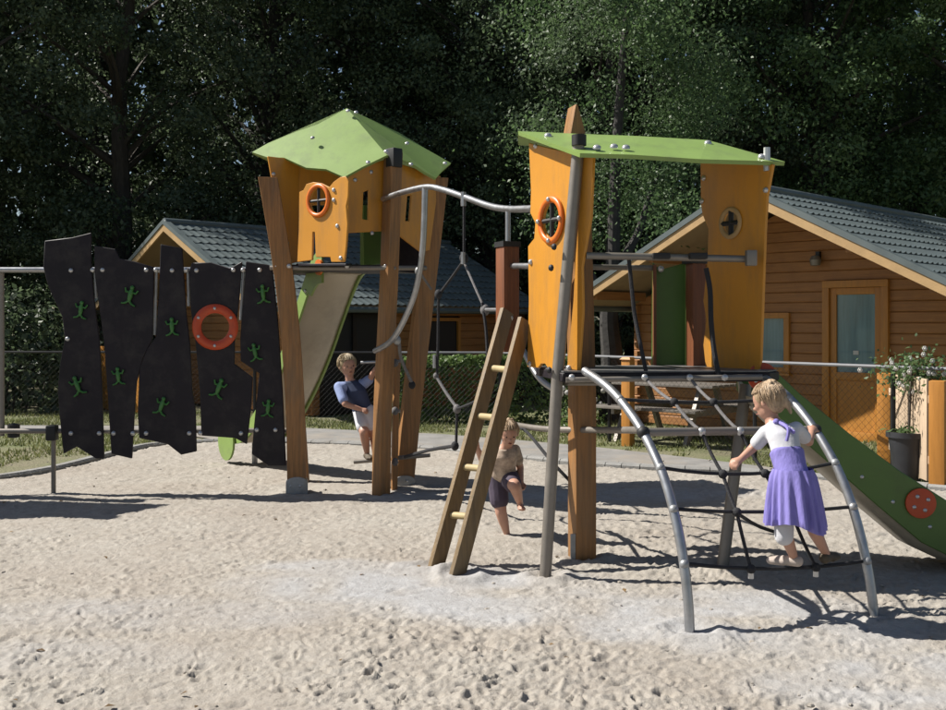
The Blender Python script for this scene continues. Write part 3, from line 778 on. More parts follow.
def cabin(pos, label, openings, side_open):
    e = empty('log_cabin', pos, math.radians(-45)); tag(e, label, 'cabin')
    top = RIDGE - 0.16; h = 0.1345
    # gable wall boards
    z = 0.02
    while z < top - 0.03:
        hh = min(h, top - z - 0.002)
        wb = min(WALLH, (top - z) / RP); wt = min(WALLH, (top - z - hh) / RP)
        segs = [(-wb, wb)]
        for (a, b, z0, z1) in openings:
            if z + hh > z0 + 0.01 and z < z1 - 0.01: segs = cut(segs, a, b)
        for (a, b) in segs:
            if b - a < 0.03: continue
            at = -wt if a == -wb else a; bt = wt if b == wb else b
            log_board(e, a, min(at, bt), b, max(at, bt), OVER, z, hh - 0.002)
        z += h
    # long wall boards, right and left
    zt = RIDGE - 0.14 - RP * WALLH
    for side in (1, -1):
        z = 0.02
        while z < zt - 0.03:
            hh = min(h, zt - z)
            segs = [(OVER + 0.052, ROOFL - 0.35)]
            if side == 1:
                for (a, b, z0, z1) in side_open:
                    if z + hh > z0 + 0.01 and z < z1 - 0.01: segs = cut(segs, a, b)
            for a, b in segs:
                prof = [(0.011, 0.0), (0.0, 0.011), (0.0, hh - 0.013), (0.011, hh - 0.002), (0.05, hh - 0.002), (0.05, 0.0)]
                MB().loft([[Vector((side * (WALLH - px), yy, z + pz)) for px, pz in prof] for yy in (a, b)]).build('log_board', 'log_wood', e, local=True, smooth=False)
            z += h
    # dark room behind
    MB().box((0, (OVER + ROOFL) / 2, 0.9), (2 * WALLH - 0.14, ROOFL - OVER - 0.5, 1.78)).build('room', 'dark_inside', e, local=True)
    # log ends crossing at the gable corner
    for i in range(0, 13):
        for sx in (-1, 1):
            MB().box((sx * (WALLH - 0.10), OVER - 0.05, 0.09 + i * h), (0.05, 0.095, 0.10)).build('log_end', 'log_wood', e, local=True, smooth=False)
    # roof
    rf = MB()
    for sx in (-1, 1):
        ring = [(0, RIDGE - 0.012), (sx * RW, RIDGE - 0.012 - RP * RW), (sx * RW, RIDGE - 0.05 - RP * RW), (0, RIDGE - 0.05)]
        rf.loft([[Vector((x, y, z)) for x, z in ring] for y in (0.02, ROOFL)])
    roof = rf.build('roof', 'soffit', e, local=True, smooth=False)
    cl = RW / math.cos(RA) / 11
    for sx in (1, -1):
        for i in range(11):
            o = bpy.data.objects.new('tile_course', tile_course_mesh()); C.objects.link(o); o.parent = roof
            d = i * cl
            o.location = (sx * d * math.cos(RA), 0.0 if sx == 1 else ROOFL, RIDGE - d * math.sin(RA))
            o.rotation_euler = (0, RA, 0) if sx == 1 else (0, RA, math.pi)
    MB().tube([(0, -0.02, RIDGE + 0.02), (0, ROOFL + 0.02, RIDGE + 0.02)], 0.055, 10).build('ridge_cap', 'tile_metal', roof, local=True)
    for sx in (-1, 1):   # verge flashing over the barge board
        rg = [(0, 0.045), (sx * RW, 0.045 - RP * RW), (sx * RW, -0.03 - RP * RW), (0, -0.03)]
        MB().loft([[Vector((x, y, RIDGE + z)) for x, z in rg] for y in (-0.05, 0.06)]).build('verge_trim', 'tile_metal', roof, local=True, smooth=False)
        rg = [(0, -0.032), (sx * (RW - 0.02), -0.032 - RP * (RW - 0.02)), (sx * (RW - 0.02), -0.15 - RP * (RW - 0.02)), (0, -0.15)]
        MB().loft([[Vector((x, y, RIDGE + z)) for x, z in rg] for y in (-0.035, 0.0)]).build('barge_board', 'barge_wood', e, local=True, smooth=False)
        rg = [(0, -0.045), (sx * (RW - 0.02), -0.045 - RP * (RW - 0.02)), (sx * (RW - 0.02), -0.16 - RP * (RW - 0.02)), (0, -0.16)]
        MB().loft([[Vector((x, y, RIDGE + z)) for x, z in rg] for y in (ROOFL - 0.03, ROOFL + 0.01)]).build('barge_board', 'barge_wood', e, local=True, smooth=False)
        for t in (0.55, 0.93):   # purlin ends carrying the overhang
            x = sx * WALLH * t
            MB().box((x, OVER / 2 + 0.02, RIDGE - 0.13 - RP * abs(x)), (0.07, OVER - 0.04, 0.12)).build('purlin', 'log_wood', e, local=True)
        MB().tube([(sx * (RW + 0.03), 0.0, RIDGE - RP * RW - 0.08), (sx * (RW + 0.03), ROOFL, RIDGE - RP * RW - 0.08)], 0.05, 8).build('gutter', 'tile_metal', e, local=True)
    return e

cabA = cabin((3.33, 12.94, 0), 'orange log cabin at the right with a glazed door and grey tiled roof', [(0.50, 1.36, 0.0, 2.04), (-0.75, 0.03, 0.84, 1.64)], [])
cabB = cabin((-5.18, 17.5, 0), 'smaller-looking log cabin behind the black wall and pointed tower', [], [(1.35, 2.75, 0.0, 1.72), (3.6, 4.5, 0.8, 1.6)])

def door(parent, x0, x1, z1, y):
    d = MB(); w = 0.09
    d.box(((x0 + x1) / 2, y, z1 - w / 2), (x1 - x0, 0.09, w)).box((x0 + w / 2, y, (z1 - w) / 2), (w, 0.09, z1 - w)).box((x1 - w / 2, y, (z1 - w) / 2), (w, 0.09, z1 - w))
    dr = d.build('door', 'door_wood', parent, local=True, bevel=0.004)
    a, b, t = x0 + w + 0.004, x1 - w - 0.004, z1 - w - 0.004; s = 0.085
    st = MB(); yy = y + 0.012
    st.box((a + s / 2, yy, t / 2), (s, 0.045, t)).box((b - s / 2, yy, t / 2), (s, 0.045, t))
    for zc, hh in ((t - s / 2, s), (0.82, 0.10), (0.06, 0.12)): st.box(((a + b) / 2, yy, zc), (b - a - 2 * s, 0.045, hh))
    st.build('frame', 'door_wood', dr, local=True, bevel=0.003)
    MB().box(((a + b) / 2, yy + 0.008, 0.445), (b - a - 2 * s, 0.02, 0.645)).build('lower_panel', 'door_wood', dr, local=True)
    MB().box(((a + b) / 2, yy + 0.010, (0.87 + t - s) / 2), (b - a - 2 * s, 0.012, t - s - 0.872)).build('pane', 'curtain', dr, local=True)
    MB().box(((a + b) / 2, yy - 0.002, 1.12), (0.07, 0.012, 0.05)).build('notice', 'flower', dr, local=True)
    MB().tube([(a + 0.04, yy - 0.03, 0.98), (a + 0.04, yy - 0.07, 0.98), (a + 0.15, yy - 0.07, 0.98)], 0.01, 8).build('handle', 'steel', dr, local=True)
    return dr
door(cabA, 0.50, 1.36, 2.036, OVER - 0.01)
def window(parent, x0, x1, z0, z1, y):
    w = 0.075; f = MB()
    f.box(((x0 + x1) / 2, y, z1 - w / 2), (x1 - x0, 0.08, w)).box(((x0 + x1) / 2, y, z0 + w / 2), (x1 - x0, 0.08, w))
    f.box((x0 + w / 2, y, (z0 + z1) / 2), (w, 0.08, z1 - z0 - 2 * w)).box((x1 - w / 2, y, (z0 + z1) / 2), (w, 0.08, z1 - z0 - 2 * w))
    wn = f.build('window', 'door_wood', parent, local=True, bevel=0.003)
    MB().box(((x0 + x1) / 2, y + 0.02, (z0 + z1) / 2), (x1 - x0 - 2 * w, 0.012, z1 - z0 - 2 * w)).build('pane', 'curtain', wn, local=True)
    MB().box(((x0 + x1) / 2, y - 0.035, z0 - 0.015), (x1 - x0 + 0.06, 0.12, 0.028)).build('sill', 'door_wood', wn, local=True)
window(cabA, -0.75, 0.03, 0.83, 1.634, OVER - 0.005)
lm = MB().box((0.44, OVER - 0.03, 2.37), (0.05, 0.06, 0.1)).build('wall_lamp', 'black_metal', cabA, local=True)
MB().lathe((0.44, OVER - 0.11, 2.24), [(0.001, 0.13), (0.05, 0.12), (0.075, 0.07), (0.06, 0.0), (0.001, -0.01)], 14).build('shade', 'dull_steel', lm, local=True)
# dark glazed double door in the left cabin's long side
dd = MB()
for v in (1.38, 2.05, 2.72): dd.box((WALLH - 0.02, v, 0.86), (0.07, 0.07, 1.7))
dd.box((WALLH - 0.02, 2.05, 1.69), (0.07, 1.34, 0.06))
dd = dd.build('double_door', 'black_metal', cabB, local=True)
for v in (1.715, 2.385): MB().box((WALLH - 0.035, v, 0.84), (0.015, 0.60, 1.62)).build('pane', 'dark_inside', dd, local=True)
wn = MB().box((WALLH - 0.02, 4.05, 1.57), (0.07, 0.9, 0.06)).box((WALLH - 0.02, 4.05, 0.83), (0.07, 0.9, 0.06)).box((WALLH - 0.02, 3.63, 1.2), (0.07, 0.06, 0.68)).box((WALLH - 0.02, 4.47, 1.2), (0.07, 0.06, 0.68)).build('window', 'door_wood', cabB, local=True)
MB().box((WALLH - 0.04, 4.05, 1.2), (0.015, 0.77, 0.66)).build('pane', 'dark_inside', wn, local=True)

# ================================================================== FENCE
FP = [(-9.5, 15.45), (-7.4, 15.4), (-5.3, 15.33), (-3.2, 15.25), (-1.3, 15.12), (0.39, 15.0), (1.72, 13.12), (3.05, 11.25), (4.0, 9.9), (4.95, 8.55), (5.9, 7.2)]
FH = 1.07
fe = empty('mesh_fence', (0.39, 15.0, 0)); tag(fe, 'low chain-link fence with grey top rail in front of the cabins', 'fence')
for (x, y) in FP:
    MB().tube([(x, y, -0.05), (x, y, FH)], 0.024, 8).build('post', 'black_metal', fe)
for i in range(len(FP) - 1):
    a = Vector((*FP[i], FH)); b = Vector((*FP[i + 1], FH))
    MB().tube([a, b], 0.017, 8).build('top_rail', 'rail_grey' if i >= 4 else 'black_metal', fe)
    d = b - a; L = d.length; u = d / L; mb = MB(); H = FH - 0.06; step = 0.075
    for sgn in (1, -1):
        k = -int(H / step) - 1
        while k * step < L:
            s0 = k * step
            # wire from (s, z=0) climbing with slope 1
            t0 = max(0.0, -s0); t1 = min(H, L - s0)
            if t1 - t0 > 0.02:
                q0, q1 = s0 + t0, s0 + t1
                if sgn < 0: q0, q1 = L - q0, L - q1
                p0 = a + u * q0; p1 = a + u * q1
                mb.tube([(p0.x, p0.y, 0.03 + t0), (p1.x, p1.y, 0.03 + t1)], 0.0015, 3, caps=False)
            k += 1
    mb.build('wire_mesh', 'black_metal', fe)

# ================================================================== THINGS BEFORE THE RIGHT CABIN
e = empty('gate_post', G(628, 446)); tag(e, 'square orange wooden post beside the fence under the net deck', 'post')
p = e.location; MB().beam([(p.x, p.y, -.05), (p.x, p.y, 1.05)], .12, .12, math.radians(-40)).build('shaft', 'door_wood', e, bevel=.008)
MB().beam([(p.x, p.y, 1.052), (p.x, p.y, 1.08)], [.15, .10], [.15, .10], math.radians(-40)).build('cap', 'door_wood', e)

sc = empty('wood_screen', (4.38, 10.55, 0)); tag(sc, 'pale boarded screen between two orange posts behind the potted rose', 'screen')
def sp(x, Y): return Vector(((x - CX) / F * Y, Y, 0))
q0, q1 = sp(885, 10.6), sp(938, 9.15)
for q in (q0, q1): MB().beam([q + Vector((0, 0, -.05)), q + Vector((0, 0, .98))], .13, .13, math.radians(-35)).build('post', 'door_wood', sc, bevel=.008)
dv = (q1 - q0); nb = 5
for i in range(nb):
    c = q0 + dv * (0.17 + 0.66 * (i + .5) / nb)
    MB().box((c.x, c.y, .52), (dv.length * .66 / nb - .006, .02, .92 + .02 * (i % 2)), math.atan2(dv.y, dv.x)).build('board', 'cream_wood', sc, bevel=.003)
for zz in (.25, .8): MB().box((*(q0 + dv * .5 + Vector((.02, .025, 0))).xy, zz), (dv.length * .82, .03, .07), math.atan2(dv.y, dv.x)).build('rail', 'cream_wood', sc)

s2 = empty('wood_screen', (-6.2, 17.9, 0)); tag(s2, 'orange plank screen glimpsed through the gaps of the black wall', 'screen')
r0_, r1_ = Vector((-7.3, 18.95, 0)), Vector((-5.5, 17.15, 0)); dv2 = r1_ - r0_
for i in range(14):
    c = r0_ + dv2 * ((i + .5) / 14); MB().box((c.x, c.y, .56), (dv2.length / 14 - .012, .022, 1.08), math.atan2(dv2.y, dv2.x)).build('plank', 'door_wood', s2, bevel=.003)
for q in (r0_, r0_ + dv2 * .5, r1_): MB().beam([(q.x + .05, q.y + .05, -.05), (q.x + .05, q.y + .05, 1.12)], .08, .08, math.radians(-45)).build('post', 'door_wood', s2)
pp = P(909, 400, 9.75); pot = empty('planter', (pp.x, pp.y, 0.0)); tag(pot, 'dark grey tapered pot standing by the fence at the right', 'pot')
MB().lathe((pp.x, pp.y, 0), [(0.001, 0.0), (.125, 0), (.13, .02), (.185, .42), (.205, .42), (.205, .47), (.185, .47), (.175, .43), (.001, .425)], 28).build('bowl', 'pot_grey', pot)
MB().lathe((pp.x, pp.y, 0), [(.001, .437), (.17, .435), (.176, .43)], 20).build('soil', 'soil', pot)
rose = empty('standard_rose', (pp.x, pp.y, 0.43)); tag(rose, 'white flowering rose on a thin stem growing in the grey pot', 'plant')
MB().tube(smooth_path([(pp.x, pp.y, .43), (pp.x + .01, pp.y, .75), (pp.x + .03, pp.y, 1.06)], 4), .011, 7).build('stem', 'bark', rose)
rg = np.random.default_rng(9)
cen = np.array([pp.x + .07, pp.y, 1.02]) + rg.normal(size=(800, 3)) * np.array([.17, .13, .10])
lv = cards('foliage', cen, rg.normal(size=(800, 3)), rg.uniform(.03, .06, 800), 'leaf_mid', None, loc=rose.location); lv.parent = rose; lv.location = (0, 0, 0)
for i in range(22):
    c = Vector((pp.x + .07 + rg.normal() * .18, pp.y - .12 + rg.normal() * .06, 1.06 + rg.normal() * .10)); fm = MB()
    for k in range(6):
        a = k * math.pi / 3; fm.ball(c + Vector((math.cos(a) * .013, 0, math.sin(a) * .013)), .012, 6, 4, (1, .5, 1))
    fm.ball(c - Vector((0, .006, 0)), .010, 6, 4); fm.build('blossom', 'flower', rose)
gr = np.array([pp.x, pp.y, .47]) + rg.normal(size=(160, 3)) * np.array([.09, .09, .03])
lv = cards('pot_greenery', gr, rg.normal(size=(160, 3)), rg.uniform(.04, .1, 160), 'leaf_mid', None, loc=rose.location, aspect=.25); lv.parent = rose; lv.location = (0, 0, 0)

bn = empty('picnic_bench', (2.55, 13.25, 0), math.radians(-42)); tag(bn, 'weathered grey picnic bench before the right cabin, seen beneath the deck', 'bench')
for i in range(5): MB().box((0, -.28 + .14 * i, .72), (1.5, .13, .035)).build('table_plank', 'dull_steel', bn, local=True, bevel=.004)
for yy in (-.62, .62):
    for k in (-.07, .07): MB().box((0, yy + k, .44), (1.5, .13, .035)).build('seat_plank', 'dull_steel', bn, local=True, bevel=.004)
for xx in (-.5, .5):
    for s in (-1, 1):
        MB().beam([(xx, s * .55, -.02), (xx, s * .18, .70)], .05, .09).build('leg', 'dull_steel', bn, local=True)
    MB().box((xx + .05, 0, .40), (.045, 1.4, .09)).build('cross_bar', 'dull_steel', bn, local=True)

fl = bush((1.45, 13.95, 0), .35, .25, .62, 500, .06, 'leaf_hedge', 'low shrub with white flowers behind the fence beside the wooden post', 'flower_shrub', 'shrub')
for i in range(12):
    c = Vector((1.45 + rg.normal() * .2, 13.72 + rg.normal() * .05, .56 + rg.normal() * .08)); MB().ball(c, .035, 7, 5, (1, .7, 1)).build('blossom', 'flower', fl)

# ================================================================== LEFT TOWER (pointed roof)
LT = empty('play_tower', (-1.15, 9.15, 0)); tag(LT, 'tall orange play tower with a pointed lime green roof', 'play tower')
ZT = 1.955                                     # height of the platform tube
FRONT = Vector((0, -1, 0))
def post(name, px, depths, w, d, rz, m, parent, shoe=None, curve=3):
    pts = smooth_path([P(x, y, Y) for (x, y), Y in zip(px, depths)], curve)
    b = pts[0].copy(); dirn = (pts[1] - pts[0]).normalized()
    pts[0] = b - dirn * 0.12
    o = MB().beam(pts, w, d, rz).build(name, m, parent, bevel=0.008)
    if shoe:
        M_ = Matrix.Rotation(rz, 3, 'Z'); hw = w / 2 + 0.012
        ol = [(-hw, -.08), (hw, -.08)] + [(hw * math.cos(t), shoe - hw * .55 + hw * .55 * math.sin(t)) for t in [math.pi * k / 10 for k in range(11)]]
        rg_ = [[b + M_ @ Vector((x, yy, z)) for x, z in ol] for yy in (-d / 2 - .016, d / 2 + .016)]
        MB().loft(rg_).build('post_shoe', 'galvanised', o, bevel=0.004)
        for k in (-1, 1): bolt(o, (b.x + k * w * 0.25, b.y - d / 2 - 0.02, b.z + shoe * 0.62), FRONT, 0.012)
    return o
pL = post('post', [(297, 499), (295, 400), (286, 290), (268, 178)], [8.90, 8.86, 8.82, 8.78], 0.16, 0.14, 0.15, 'wood_post', LT, 0.20)
pM = post('post', [(381, 499), (383, 400), (388.5, 290), (393.5, 152)], [8.84, 8.82, 8.80, 8.76], 0.115, 0.115, 0.75, 'wood_post', LT, 0.05)
pR = post('post', [(403, 489), (412, 400), (425, 290), (438, 178)], [9.30, 9.32, 9.34, 9.36], 0.165, 0.12, 0.3, 'wood_post', LT, 0.13)
post('post', [(302, 487), (296, 400), (287, 290), (274, 178)], [9.62, 9.64, 9.66, 9.70], 0.14, 0.12, 0.1, 'wood_post', LT)
# slim companion post right of M
post('post', [(394, 488), (396, 400), (398, 345)], [9.1, 9.1, 9.1], 0.05, 0.07, 0.3, 'wood_post', LT)
t_ = P(394, 158, 8.74); MB().box((t_.x, t_.y, t_.z), (0.10, 0.11, 0.16), 0.75).build('post_cap', 'black_rubber', LT, bevel=0.01)

# panels (zigzag round the tower)
a0, a1 = P(266, 0, 8.80), P(298, 0, 9.0)
b0, b1 = P(297, 0, 8.62), P(349, 0, 8.22)
c0, c1 = P(346, 0, 8.62), P(386, 0, 8.82)
d0, d1 = P(392, 0, 8.84), P(442, 0, 9.36)
panel('wall_panel', [(268, 156), (300, 160), (298, 262), (289, 264), (283, 240)], a0, a1, 0.02, 'orange_panel', LT)
ctr = PL(318.7, 200.5, b0, b1); ub = plane_u(b0, b1); nb_ = -plane_n(b0, b1)
pb = panel('wall_panel', [(299, 192), (303, 190), (306, 184), (313, 182), (321, 183), (329, 187), (333, 182), (340, 177), (345, 176), (348.5, 181), (348, 196), (346, 206), (347.5, 224), (346, 246), (344, 262),
      (331, 262), (330, 257), (315.5, 257), (314.5, 232), (312.5, 232), (312, 260), (297, 262), (298.5, 230)], b0, b1, 0.02, 'orange_panel', LT, hole=[circle(ctr, ub, 0.106)])
ring('porthole_ring', ctr, ub, nb_, 0.140, 0.102, 'orange_ring', LT)
MB().tube([ctr - ub * .1, ctr + ub * .1], 0.012, 6).tube([ctr - Vector((0, 0, .1)), ctr + Vector((0, 0, .1))], 0.012, 6).build('porthole_cross', 'black_rubber', LT)
sl_ = [PL(x, y, c0, c1) for x, y in ((363.5, 192), (368.5, 190), (368, 220), (362.5, 219))]
panel('wall_panel', [(348, 172), (386, 159), (385, 231), (366, 232), (348, 233)], c0, c1, 0.02, 'orange_panel', LT, hole=[sl_])
sl2 = [PL(x, y, d0, d1) for x, y in ((407.5, 196), (411.5, 195), (409.5, 221), (405.5, 221))]
panel('wall_panel', [(398, 163), (441, 176), (438, 190), (430, 250), (421, 252), (400, 236)], d0, d1, 0.02, 'orange_panel', LT, hole=[sl2])
# inner green panels seen through the openings
g0, g1 = P(330, 0, 9.72), P(440, 0, 9.8)
gp = panel('inner_panel', [(363, 205), (384, 205), (398, 205), (398, 262), (362, 266)], g0, g1, 0.02, 'dark_green_panel', LT)
panel('inner_panel', [(398, 228), (428, 228), (424, 268), (398, 268)], P(395, 0, 9.6), P(440, 0, 9.7), 0.02, 'black_panel', LT)
panel('inner_panel', [(285, 165), (350, 165), (350, 205), (285, 205)], P(280, 0, 9.74), P(360, 0, 9.74), 0.02, 'orange_panel', LT)
lp = P(362, 235, 9.6); MB().box((lp.x, lp.y, lp.z), (0.03, 0.05, 0.55)).build('panel_edge', 'lime_panel', LT)
# platform
plat = [P(276, 0, 8.85), P(384, 0, 8.88), P(420, 0, 9.36), P(290, 0, 9.66)]
sheet('platform', [Vector((p.x, p.y, ZT - 0.02)) for p in plat], 0.05, 'black_panel', LT, normal=Vector((0, 0, 1)))
sheet('bay_floor', [P(299, 263.5, 8.62), P(346, 263.5, 8.24), P(352, 263.5, 8.86), P(296, 263.5, 8.9)], .02, 'black_panel', LT, normal=Vector((0, 0, -1)))
tA, tB, tC = P(270, 268, 8.80), P(389, 268, 8.76), P(425, 268, 9.22)
tube('front_tube', [tA, tB], 0.020, 'dull_steel', LT)
tube('side_tube', [tB + Vector((.03, 0, 0)), tC], 0.022, 'dull_steel', LT)
for x in (275, 289, 347, 386): bolt(LT, P(x, 266, 8.745), FRONT, 0.022)
# roof: faceted, lime green, a thick sheet
A_ = P(347, 108, 9.25); Lc = P(252, 152, 9.05); Tip = P(344, 177, 8.80); Mf = P(387, 155, 8.70); Rt = P(436, 178, 9.12); Rc = P(451, 163, 9.42)
BL = Vector((-1.85, 9.95, 3.0)); BR = Vector((-0.5, 10.1, 2.9))
A2 = A_
front = [A_, P(331, 116, 9.2), P(318, 124, 9.15), P(295, 132, 9.08), P(268, 143, 9.08), Lc, P(267, 157, 9.0), P(284, 157.5, 8.97), P(296, 163, 8.94), P(306, 167.5, 8.90), P(326, 169, 8.85), Tip, P(362, 167, 8.76), Mf]
def PP(x, y, q):
    n = (q[1] - q[0]).cross(q[2] - q[0]); d = P(x, y, 1.0) - Vector((0, 0, CAMZ)); o_ = Vector((0, 0, CAMZ))
    return o_ + d * ((q[0] - o_).dot(n) / d.dot(n))
q3 = (A_, Lc, Mf)
front = [PP(CX + p.x / p.y * F, HOR + (CAMZ - p.z) / p.y * F, q3) for p in front]
def facet(pts, m='lime_panel', name='roof_panel', th=0.022):
    mb = MB(); c = sum((Vector(p) for p in pts), Vector()) / len(pts)
    n = (Vector(pts[len(pts) // 3]) - Vector(pts[0])).cross(Vector(pts[2 * len(pts) // 3]) - Vector(pts[0])).normalized()
    if n.z < 0: n = -n
    k = len(pts); vs = [Vector(p) for p in pts] + [Vector(p) - n * th for p in pts]
    mb.add(vs, [])
    fs = [tuple([i, (i + 1) % k, k + (i + 1) % k, k + i]) for i in range(k)]
    top = [(0, i, i + 1) for i in range(1, k - 1)]; bot = [(k, k + i + 1, k + i) for i in range(1, k - 1)]
    mb.add([], [])
    mb.f += [tuple(f) for f in fs + top + bot]
    return mb.build(name, m, LT if name == 'roof_panel' else RT, angle=25)
facet(front)
facet([A2, Mf, P(393, 157, 8.74), P(410, 162, 8.9), P(425, 172, 9.03), Rt, P(441, 172, 9.2), Rc, P(430, 151, 9.4), P(400, 133, 9.36)])
facet([A2, Rc, BR])
facet([A_, BR, BL]); facet([A_, BL, Lc])
for x, y, Y in ((312.5, 137.5, 9.0), (348, 110.5, 9.2), (368, 162, 8.56), (386, 151, 8.66), (407, 143, 9.2), (411, 164, 8.87), (356, 112, 9.26), (445, 163, 9.35)):
    bolt(LT, P(x, y, Y - 0.06), Vector((-.2, -.6, .8)), 0.02, 'galvanised' if x < 340 else 'bolt_metal')
for x, y, (q0_, q1_) in ((273.5, 174, (a0, a1)), (287, 243, (a0, a1)), (334, 190, (b0, b1)), (334, 200, (b0, b1)), (337.5, 226, (b0, b1)), (341, 258, (b0, b1)), (355, 180, (c0, c1)), (371, 172, (c0, c1)), (372, 233, (c0, c1))):
    n_ = -plane_n(q0_, q1_); bolt(LT, PL(x, y, q0_, q1_) + n_ * 0.006, n_, 0.018)

# ---- slide of the left tower, running back and left behind the wall
LS = empty('slide', (-2.2, 10.8, 0)); tag(LS, 'beige slide with lime sides leaving the pointed tower behind the wall', 'slide')
S0 = Vector((-1.20, 9.38, 1.95)); dirS = Vector((-1.10, 1.52, 0))
prof = [(-0.06, 1.96), (0.0, 1.94), (0.08, 1.80), (0.2, 1.50), (0.35, 1.12), (0.55, 0.72), (0.75, 0.42), (0.9, 0.30), (1.05, 0.27)]
cpath = smooth_path([Vector((S0.x, S0.y, z)) + dirS * t for t, z in prof], 4)
sd = Vector((-dirS.y, dirS.x, 0)).normalized()          # towards the left-front side
if sd.y > 0: sd = -sd
W2 = 0.22
rings = []
for p in cpath:
    rings.append([p + sd * W2 + Vector((0, 0, .05)), p + sd * W2 * .75 + Vector((0, 0, -.01)), p - sd * W2 * .75 + Vector((0, 0, -.01)), p - sd * W2 + Vector((0, 0, .05)),
                  p - sd * W2 + Vector((0, 0, .02)), p - sd * W2 * .7 + Vector((0, 0, -.035)), p + sd * W2 * .7 + Vector((0, 0, -.035)), p + sd * W2 + Vector((0, 0, .02))])
MB().loft(rings).build('chute', 'slide_beige', LS, angle=50)
for sgn in (1, -1):
    rg_ = []
    for i, p in enumerate(cpath):
        k = i / (len(cpath) - 1); hgt = (0.15 if sgn > 0 else 0.05) + 0.03 * math.sin(6 * k); q = p + sd * sgn * (W2 + 0.012)
        lo_ = (-0.12 if k < 0.22 else -0.035) if sgn > 0 else -0.02
        rg_.append([q - sd * .011 + Vector((0, 0, lo_)), q + sd * .011 + Vector((0, 0, lo_)), q + sd * .011 + Vector((0, 0, hgt)), q - sd * .011 + Vector((0, 0, hgt))])
    MB().loft(rg_).build('side_board', 'lime_panel', LS, angle=40)
e_ = cpath[-1] + sd * (W2 + .03); c_ = Vector((e_.x, e_.y, .26))
MB().loft([circle(c_, dirS.normalized(), .20, 20), circle(c_ + sd * .022, dirS.normalized(), .20, 20)]).build('end_disc', 'lime_panel', LS)
c_ = cpath[1] + sd * (W2 + .03) + Vector((0, 0, .02)); MB().loft([circle(c_, dirS.normalized(), .07, 16), circle(c_ + sd * .02, dirS.normalized(), .07, 16)]).build('orange_disc', 'orange_ring', LS)
for i in (4, 9, 14): bolt(LS, cpath[i] + sd * (W2 + .026) + Vector((0, 0, .04)), sd, 0.018)
ef = cpath[-3]; MB().tube([(ef.x, ef.y, -.1), (ef.x, ef.y, ef.z - .03)], .03, 8).build('support', 'steel', LS)

# ================================================================== BLACK CLIMBING WALL
WA, WB = (-3.9, 8.80), (-1.5, 8.84)
CW = empty('climbing_wall', (-2.6, 8.85, 0)); tag(CW, 'wall of jagged black boards with green grips and a red porthole', 'climbing wall')
def z1(l): return [(x / 2.087, 200 + y / 2.087) for x, y in l]
OUT = [z1([(93, 85), (150, 78), (190, 68), (190, 130), (195, 200), (207, 290), (212, 380), (217, 540), (200, 540), (160, 515), (132, 530), (125, 460), (120, 400), (125, 340), (135, 290), (130, 245), (100, 180), (90, 140)]),
       z1([(196, 95), (240, 102), (250, 122), (280, 128), (321, 140), (318, 290), (298, 330), (285, 380), (282, 420), (275, 540), (232, 530), (224, 400), (217, 300), (205, 210), (197, 150)]),
       z1([(335, 92), (380, 100), (383, 150), (388, 230), (396, 300), (401, 400), (408, 440), (410, 525), (378, 532), (350, 510), (290, 497), (287, 440), (291, 350), (307, 310), (325, 285), (331, 200)]),
       z1([(394, 150), (400, 131), (440, 130), (480, 142), (505, 128), (500, 200), (490, 280), (489, 342), (527, 370), (523, 440), (515, 510), (490, 497), (420, 492), (417, 400), (408, 300), (398, 230)]),
       z1([(513, 128), (560, 135), (568, 140), (580, 250), (590, 400), (597, 555), (560, 555), (525, 530), (530, 470), (541, 362), (502, 336), (501, 290), (508, 200)])]
uw = plane_u(WA, WB); nw = plane_n(WA, WB)
pc = PL(215.5, 327.0, WA, WB)
for i, ol in enumerate(OUT):
    panel('board', ol, WA, WB, 0.024, 'black_panel', CW, hole=[circle(pc, uw, 0.122)] if i == 3 else None, bevel=0.005)
ring('porthole_ring', pc, uw, -nw, 0.196, 0.118, 'red_ring', CW, 0.04)
for k in range(6):
    a = math.pi / 6 + k * math.pi / 3
    bolt(CW, pc + uw * .158 * math.cos(a) + Vector((0, 0, .158 * math.sin(a))) - nw * .034, -nw, .014)
# tubes carrying the boards
def wp(x, y, back=0.045): return PL(x, y, WA, WB) + nw * back
tube('top_tube', [wp(-120, 269.5), wp(285, 269.5)], .024, 'steel', CW)
tube('bottom_tube', [wp(-120, 432), wp(287, 431)], .022, 'dull_steel', CW)
tube('support_pole', [wp(51.5, 505), wp(51.5, 432)], .020, 'dull_steel', CW)
q = wp(51.5, 433, .035); MB().box((q.x, q.y - .02, q.z), (.085, .09, .13)).build('clamp', 'black_rubber', CW, bevel=.015)
for l_ in ((148, 147), (193, 146), (214, 146), (305, 146), (325, 146), (359, 147), (388, 146), (410, 147), (487, 146), (507, 146), (542, 146), (148, 487), (207, 487), (237, 487), (277, 487), (305, 487), (395, 487), (418, 487), (503, 487), (536, 480), (575, 480), (141, 290)):
    x, y = z1([l_])[0]; bolt(CW, PL(x, y, WA, WB) - nw * .004, -nw, .021)
# small rods in the gaps between boards
for (x0, y0, x1, y1) in ((93.5, 268, 95, 298), (155.5, 268, 154, 335), (187, 268, 188, 306), (243, 268, 240, 320)):
    tube('gap_rod', [wp(x0, y0, .03), wp(x1, y1, .03)], .013, 'galvanised', CW, 8)
